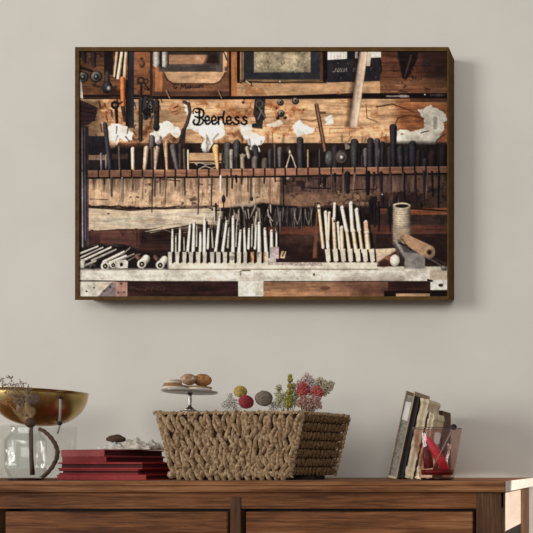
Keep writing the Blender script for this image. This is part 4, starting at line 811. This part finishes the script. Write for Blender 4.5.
# napkin, lace, seed pod on top
def crumple(name, x0, x1, y0, y1, z, h, mat, lbl, seed, n=34, fold=0):
    rnd = random.Random(seed); ph = [rnd.random()*6 for _ in range(8)]; vs = []; fs = []
    for j in range(n+1):
        for i in range(n+1):
            u, v = i/n, j/n; e = min(1, min(u, 1-u)*4)*min(1, min(v, 1-v)*4)
            w = .5+.22*math.sin(u*11+ph[0]+v*5)+.2*math.sin(v*13+ph[1]-u*7)+.14*math.sin(u*27+v*19+ph[2])+.1*math.sin(u*43-v*31+ph[3])
            vs.append(((x0+(x1-x0)*u)+.003*math.sin(v*17+ph[4]), y0+(y1-y0)*v+.003*math.sin(u*15+ph[5]), z+.003+h*max(.05, w)*(.25+.75*e)))
    for j in range(n):
        for i in range(n): a = j*(n+1)+i; fs.append((a, a+1, a+n+2, a+n+1))
    b = len(vs); vs += [(x, y, z+.0004) for x, y, _ in vs]; fs += [tuple(q+b for q in f[::-1]) for f in fs[:]]
    rg = list(range(n+1))+[j*(n+1)+n for j in range(1, n+1)]+[n*(n+1)+i for i in range(n-1, -1, -1)]+[j*(n+1) for j in range(n-1, 0, -1)]
    fs += [(rg[k], rg[(k+1) % len(rg)], rg[(k+1) % len(rg)]+b, rg[k]+b) for k in range(len(rg))]
    m = MB(); m.add(vs, fs); return tag(m.obj(name, mat, smooth=True), lbl, 'cloth')
cl = bz
crumple('folded_napkin', -1.452, -1.385, 1.885, 1.955, cl, .021, M['linen'], 'folded white napkin at the left on top of the red books', 3)
crumple('lace_cloth', -1.387, -1.288, 1.856, 1.93, cl, .030, M['lace'], 'crumpled cream lace lying on the red books', 8)
pd = MB(); pc_ = Vector((-1.4195, 1.915, cl+.031))
pd.ell(pc_, (.026, .014, .0100), 14, 9, amp=.22).ell(pc_+Vector((.004, 0, .006)), (.012, .009, .006), 10, 7, amp=.3)
tag(pd.obj('seed_pod', M['twig'], smooth=True), 'small brown dried seed pod on the white napkin', 'seed pod')

# ---------------------------------------------------------------- glass cylinder, brass bowl, jug with dried flowers
gv = Vector((-1.640, 1.925, TOP)); hv = .1465
prof = [(0, .0), (.080, .0), (.082, .004), (.082, hv-.0005), (.0805, hv), (.079, hv-.0005), (.079, .010), (.076, .008), (0, .008)]
tag(MB().lathe(prof, 64, Matrix.Translation(gv)).obj('glass_vase', M['glass'], smooth=True), 'wide clear glass cylinder holding up the brass bowl', 'vase')
bc = Vector((-1.640, 1.925, TOP+hv)); Rb = .1075; dh = .0965
pr = []
for k in range(17):
    a = k/16*math.pi/2*.97; pr.append((Rb*math.sin(a)**.82 if k else 0, dh*(1-math.cos(a))/(1-math.cos(math.pi/2*.97))))
pin = [(max(0, r-.0022), z+.0022) for r, z in pr][::-1]; pin[0] = (pr[-1][0]-.002, pr[-1][1])
bw = empty('brass_bowl', bc, 'wide polished brass bowl standing on the glass cylinder', 'bowl')
MB().lathe(pr+[(Rb+.0012, dh+.0006)]+pin[:-1]+[(0, pin[-1][1])], 72, Matrix.Translation(bc)).obj('bowl_body', M['brass'], bw, smooth=True)
bw.rotation_euler = (0, math.radians(.8), 0)
hy = 1.842
hk = MB().tube([P(60, 397, 1.828), P(60, 410, 1.828), P(59.6, 423, 1.838)], .0026, 8)
hk.tube([P(59.6, 423, 1.838), P(57.5, 433, 1.838)], [.0036, .0022], 8)
hk.obj('bracket', M['stickm'], bw, smooth=True)
for kp, kr in ((P(60, 397, 1.828), (.006, .005, .004)), (P(59.6, 422.5, 1.836), (.0066, .005, .0055))): MB().ell(kp, kr, 10, 7).obj('bracket_knob', M['black'], bw, smooth=True)
jg = Vector((WX(26, 1.77), 1.77, TOP)); jz = lambda y: WZ(y, 1.77)-TOP
jug = empty('glass_jug', jg, 'clear faceted glass jug with a brown wrapped handle', 'jug')
r8 = .0425
jp = [(0, 0), (r8*.72, 0), (r8*.78, .002), (r8, .030), (r8*1.02, jz(440)), (r8*.72, jz(433)), (r8*.68, jz(427)), (r8*.74, jz(426)), (r8*.66, jz(426)-.0002), (r8*.62, jz(428)), (r8*.66, jz(434)), (r8*.96, jz(441)), (r8*.94, .031), (r8*.7, .007), (0, .007)]
MB().lathe(jp, 8, Matrix.Translation(jg)@Matrix.Rotation(math.radians(12), 4, 'Z')).obj('glass_body', M['jug'], jug, bevel=.0012)
MB().lathe([(r8*.66, .0003), (r8*.80, .0003), (r8*.84, .004), (r8*.7, .005)], 8, Matrix.Translation(jg)@Matrix.Rotation(math.radians(12), 4, 'Z'), close=True).obj('dark_foot_ring', M['darkm'], jug)
hp = [(39.5, 429), (44, 431), (50, 436.5), (55, 443.5), (57.6, 451), (56.6, 459), (52.4, 467), (46.8, 473.5), (42, 477.6)]
hpts = [P(x, y, 1.755) for x, y in hp]; sm = []
for i in range(len(hpts)-1):
    for k in range(5): sm.append(hpts[i].lerp(hpts[i+1], k/5))
sm.append(hpts[-1])
MB().tube(sm, [.0046+.0008*math.sin(i*1.9) for i in range(len(sm))], 10).obj('wrapped_handle', M['twig'], jug, smooth=True)
# dried bouquet standing in the jug
bq = empty('dried_bouquet', (jg.x, jg.y, TOP+.008), 'bunch of brown dried flowers and twigs in the glass jug', 'dried flowers')
Yb = 1.77
MB().tube([P(32.5, 475, 1.772), P(31.2, 455, 1.772), P(31, 438, 1.77), P(30.5, 424, 1.768)], [.0052, .0044, .0046, .005], 8).obj('stem', M['twig'], bq, smooth=True)
MB().ell(P(30, 423, 1.766), (.0105, .0105, .0125), 12, 8, amp=.12).obj('seed_bulb', M['twig'], bq, smooth=True)
Td = Matrix.Translation(P(33, 399.5, 1.762))@Matrix.Rotation(math.radians(40), 4, 'Z')@Matrix.Rotation(math.pi/2, 4, 'X')
MB().lathe([(0, -.003), (.0135, -.003), (.0150, 0), (.0125, .004), (.007, .0055), (0, .005)], 24, Td).obj('seed_disc', M['seed'], bq, smooth=True)
lf = MB()
def leaf(m, base, tip, w, bend=.004):
    base, tip = Vector(base), Vector(tip); d = tip-base; sd = d.cross(Vector((.3, -1, .2))).normalized(); up = d.cross(sd).normalized(); vs = []; n = 7; th = .0005
    for s_ in (1, -1):
        for i in range(n+1):
            t = i/n; ww = w*math.sin(math.pi*min(1, t*.96+.02))**.8; c = base+d*t+up*bend*math.sin(math.pi*t)
            vs += [c-sd*ww+up*th*s_, c+up*(bend*.3+th*s_), c+sd*ww+up*th*s_]
    fs = []; k = 3*(n+1)
    for i in range(n):
        for j in range(2):
            a = i*3+j; fs += [(a, a+1, a+4, a+3), (a+k, a+k+3, a+k+4, a+k+1)]
        fs += [(i*3, i*3+3, i*3+3+k, i*3+k), (i*3+2, i*3+2+k, i*3+5+k, i*3+5)]
    m.add(vs, fs)
for (x0, y0, x1, y1, w) in ((27, 422, 16, 400, .010), (28, 420, 22, 396, .012), (29, 420, 28, 398, .010), (28, 421, 12, 409, .006), (31, 420, 27, 404, .010), (27, 423, 18, 414, .007), (26, 416, 12, 393, .006), (30, 418, 34, 407, .006)):
    leaf(lf, P(x0, y0, 1.766+random.uniform(-.006, .006)), P(x1, y1, 1.764+random.uniform(-.016, .012)), w)
lf.obj('bronze_leaves', M['bronze'], bq, smooth=True)
op = MB()
for (x, y) in ((6, 402), (9, 401), (4.5, 404), (8, 404.5), (17, 411)):
    c = P(x, y, 1.76)
    for k in range(7): op.ell(c+Vector((random.gauss(0, .003), random.gauss(0, .003), random.gauss(0, .0024))), (.0018, .0018, .003), 6, 4, Euler((random.random()*3, random.random()*3, 0)))
op.tube([P(26, 420, 1.766), P(14, 409, 1.762), P(7, 403, 1.76)], .0009, 5)
op.obj('orange_blossom', M['orange'], bq, smooth=True)
tw = MB()
def twigs(p0, p1, p2, r, nb, spread):
    pts = [P(*p0, 1.77).lerp(P(*p1, 1.765), t/6).lerp(P(*p1, 1.765).lerp(P(*p2, 1.76), t/6), t/6) for t in range(7)]; tw.tube(pts, [r*(1-.1*i) for i in range(7)], 5)
    for k in range(nb):
        b = pts[3+k % 4]; d = Vector((random.gauss(0, 1), random.gauss(0, .6), random.gauss(.2, .8))).normalized()*spread*random.uniform(.4, 1); tw.tube([b, b+d], [.0006, .0003], 4)
        for q in range(3): tw.ell(b+d*random.uniform(.5, 1)+Vector((random.gauss(0, .0016), 0, random.gauss(0, .0016))), (.0011, .0011, .0014), 5, 4)
twigs((29, 420), (20, 392), (1, 380), .0012, 26, .014); twigs((29, 420), (24, 396), (11, 379), .0011, 30, .014); twigs((30, 420), (26, 398), (23, 384), .001, 26, .014)
twigs((31, 420), (28, 396), (30, 388), .001, 18, .012); twigs((29, 421), (14, 400), (-6, 382), .001, 14, .010); twigs((29, 421), (20, 408), (14, 396), .001, 26, .010)
tw.obj('fine_twigs', M['twig2'], bq)

# ---------------------------------------------------------------- leaning books
LY = 1.93
def lean(name, pxr, w, tx, ty, dep, Y0, build, lbl, cat='book', group='old books leaning beside the tumbler'):
    """pxr: pixel of the lower right corner, (tx, ty): pixel of the upper right corner, w: thickness"""
    X = WX(pxr, Y0); top = P(tx, ty, Y0); d = Vector((top.x-X, 0, top.z-TOP)); h = d.length; ang = math.atan2(d.x, d.z)
    e = empty(name, (X, Y0, TOP), lbl, cat, group); T_ = Matrix.Translation((X, Y0, TOP))@Matrix.Rotation(ang, 4, 'Y'); build(e, T_, w, h, dep)
def album(e, T_, w, h, dep):
    MB().box(-w, -w+.0028, 0, dep, 0, h-.003, T_).obj('left_cover', M['tan'], e, bevel=.0006)
    MB().box(-.0034, 0, 0, dep, 0, h, T_).obj('right_cover', M['tan'], e, bevel=.0006)
    MB().box(-w+.0028, -.0034, .004, dep-.004, .004, h-.014, T_).obj('page_block', M['greyp'], e)
    MB().box(-w+.0045, -.0055, .0028, .0039, h*.66, h*.87, T_).obj('white_label', M['white'], e)
    MB().box(-w, 0, 0, dep, 0, .006, T_).obj('lower_cap', M['page'], e, bevel=.001)
def plain(mc, mp):
    def f(e, T_, w, h, dep):
        t_ = min(.003, w*.2)
        MB().box(-w, -w+t_, 0, dep, 0, h, T_).box(-t_, 0, 0, dep, 0, h, T_).box(-w, 0, dep-t_, dep, 0, h, T_).obj('cover', mc, e, bevel=.0006)
        MB().box(-w+t_, -t_, .003, dep-t_, .002, h-.004, T_).obj('page_block', mp, e)
    return f
def ragged(mc):
    def f(e, T_, w, h, dep):
        rnd = random.Random(int(w*1e5)); n = 26; vs = []; fs = []
        ys = (0, .006, dep)
        for i in range(n+1):
            z = h*i/n; a = rnd.uniform(-.0016, .0016); b = rnd.uniform(-.0018, .0018); q = rnd.uniform(0, .006)
            if i == n: a -= .003; b -= .004
            for x, y in ((-w+a, q), (-w*.66, q-.002), (-w*.33, q+.002), (b, q), (b, dep), (-w+a, dep)): vs.append(T_@Vector((x, y, z)))
        for i in range(n):
            for k in range(6): fs.append((i*6+k, i*6+(k+1) % 6, (i+1)*6+(k+1) % 6, (i+1)*6+k))
        fs += [tuple(range(6))[::-1], tuple(n*6+k for k in range(6))]
        m = MB(); m.add(vs, fs); m.obj('worn_page_block', mc, e)
        MB().box(-w-.0012, -w+.0004, .004, dep, 0, h*.985, T_).obj('thin_cover', M['brown'], e)
    return f
lean('leaning_book', 396.5, .0265, 415.5, 391.5, .14, LY, album, 'tall grey album with tan covers, leftmost of the leaning books')
lean('leaning_book', 403.2, .0150, 420.2, 397, .13, LY+.003, plain(M['black'], M['black']), 'thin black book between the grey album and a worn cream book')
lean('leaning_book', 412.2, .0225, 429.2, 399.5, .12, LY+.001, ragged(M['page']), 'worn cream book without a spine in the middle of the leaning row')
lean('leaning_book', 419.8, .0150, 434.6, 413.5, .11, LY+.002, ragged(M['page']), 'short worn cream book directly behind the glass tumbler')
eb = empty('upright_book', (WX(434.5, 2.07), 2.07, TOP), 'upright brown leather book behind the glass tumbler', 'book')
ex0, ex1, ez = WX(427.5, 2.07), WX(442, 2.07), WZ(410.5, 2.07)
MB().box(ex0, ex0+.003, 2.07, 2.17, TOP, ez).box(ex1-.003, ex1, 2.07, 2.17, TOP, ez).box(ex0, ex1, 2.07, 2.073, TOP, ez).obj('cover', M['brown'], eb, bevel=.0008)
MB().box(ex0+.003, ex1-.003, 2.073, 2.166, TOP+.003, ez-.003).obj('page_block', M['page'], eb)

# ---------------------------------------------------------------- tumbler with red candle
gt = Vector((WX(437.3, 1.84), 1.84, TOP)); hg = WZ(428.5, 1.84)-TOP; r0, r1 = .0425, .0632
pf = [(0, 0), (r0-.004, 0), (r0, .003), (r0+.0045, hg*.25), (r0+.010, hg*.5), (r1, hg-.001), (r1-.0008, hg), (r1-.0018, hg-.001), (r0+.0082, hg*.5), (r0+.0022, hg*.25), (r0-.003, .012), (0, .011)]
tb = empty('glass_tumbler', gt, 'smoky rose glass tumbler with red candle at the right end', 'tumbler')
pf[0] = (0, .0062); pf[1] = (r0-.001, .0062); pf[2] = (r0+.0008, .0075)
MB().lathe(pf, 64, Matrix.Translation(gt)).obj('glass_body', M['smoke'], tb, smooth=True)
MB().lathe([(0, 0), (r0-.005, 0), (r0-.001, .002), (r0+.0006, .0061), (0, .0061)], 48, Matrix.Translation(gt)).obj('thick_base', M['ruby'], tb, smooth=True)
MB().lathe([(r1-.0014, hg-.0012), (r1+.0003, hg-.0012), (r1+.0003, hg+.0006), (r1-.0014, hg+.0006)], 64, Matrix.Translation(gt), close=True).obj('rim', M['rimglass'], tb, smooth=True)
wf = MB().lathe([(0, .0130), (r0-.0035, .0135), (r0-.0008, .027), (0, .0275)], 40, Matrix.Translation(gt)); tag(wf.obj('wax_layer', M['wax2'], smooth=True), 'dark red wax layer at the bottom of the tumbler', 'wax')
a, b = P(446.4, 470, 1.838), P(426, 435, 1.836)
tag(MB().tube([a, a.lerp(b, .35), a.lerp(b, .7), a.lerp(b, .9), b], [.0112, .0124, .0106, .006, .0016], 16).obj('red_candle', M['wax'], smooth=True), 'bright red pointed candle leaning inside the tumbler', 'candle')
a, b = P(429, 468, 1.862), P(425.4, 440, 1.868)
tag(MB().tube([a, a.lerp(b, .5), b], [.0135, .0120, .003], 14).obj('red_candle', M['wax2'], smooth=True), 'dark red stub candle at the left inside the tumbler', 'candle')
sk = empty('stirring_stick', P(453.4, 427, 1.822), 'pale thin stick with a black ball end leaning in the tumbler', 'stirrer')
MB().tube([P(433, 468, 1.815), P(443, 448, 1.818), P(453, 428, 1.822)], [.0012, .0016, .002], 8).obj('rod', M['stickm'], sk, smooth=True)
MB().ell(P(453.6, 427, 1.822), (.0086, .007, .0078), 14, 9).obj('ball_end', M['black'], sk, smooth=True)

# ---------------------------------------------------------------- light
def aim(o, tgt): o.rotation_euler = (Vector(tgt)-o.location).to_track_quat('-Z', 'Y').to_euler()
def area(name, loc, tgt, size, sy, watts, col):
    l = bpy.data.lights.new(name, 'AREA'); l.shape = 'RECTANGLE'; l.size = size; l.size_y = sy; l.energy = watts; l.color = col
    o = bpy.data.objects.new(name, l); C.objects.link(o); o.location = loc; aim(o, tgt); return o
area('window_daylight', (-9.4, -4.9, 2.6), (-1.1, 2.2, 1.2), 4.4, 4.0, KEY_W, (1.0, .975, .94))
area('front_fill', (1.2, -5.0, 2.5), (-1.1, 2.2, 1.1), 3.6, 2.6, FILL_W, (1.0, .97, .94))  # added fill lamp that lifts the shadows, not an actual window
sp = bpy.data.lights.new('sunbeam_through_side_window', 'SPOT'); sp.energy = SPOT_W; sp.spot_size = math.radians(15); sp.spot_blend = .15; sp.shadow_soft_size = .01; sp.color = (1, .93, .86)
so = bpy.data.objects.new('sunbeam_through_side_window', sp); C.objects.link(so); so.location = (1.35, 1.55, 1.42); aim(so, (-.32, 1.99, TOP-.12))
w = bpy.data.worlds.new('room_daylight'); bpy.context.scene.world = w; w.use_nodes = True
bg = w.node_tree.nodes['Background']; bg.inputs[0].default_value = (.93, .93, .93, 1); bg.inputs[1].default_value = WORLD

# ---------------------------------------------------------------- camera
cam = bpy.data.cameras.new('camera'); cam.sensor_fit = 'HORIZONTAL'; cam.sensor_width = 36; cam.lens = F/533*36
cam.shift_x = -(CX-266.5)/533; cam.shift_y = (CY-266.5)/533; cam.clip_start = .01
co_ = bpy.data.objects.new('camera', cam); C.objects.link(co_); co_.location = (0, 0, EYE); co_.rotation_euler = (math.pi/2, 0, 0)
sc = bpy.context.scene; sc.camera = co_
sc.view_settings.view_transform = 'Standard'; sc.view_settings.look = 'None'; sc.view_settings.gamma = 1; sc.view_settings.exposure = 0; sc.view_settings.use_curve_mapping = False
sc.cycles.max_bounces = 12; sc.cycles.transmission_bounces = 12; sc.cycles.caustics_refractive = True; sc.cycles.caustics_reflective = False
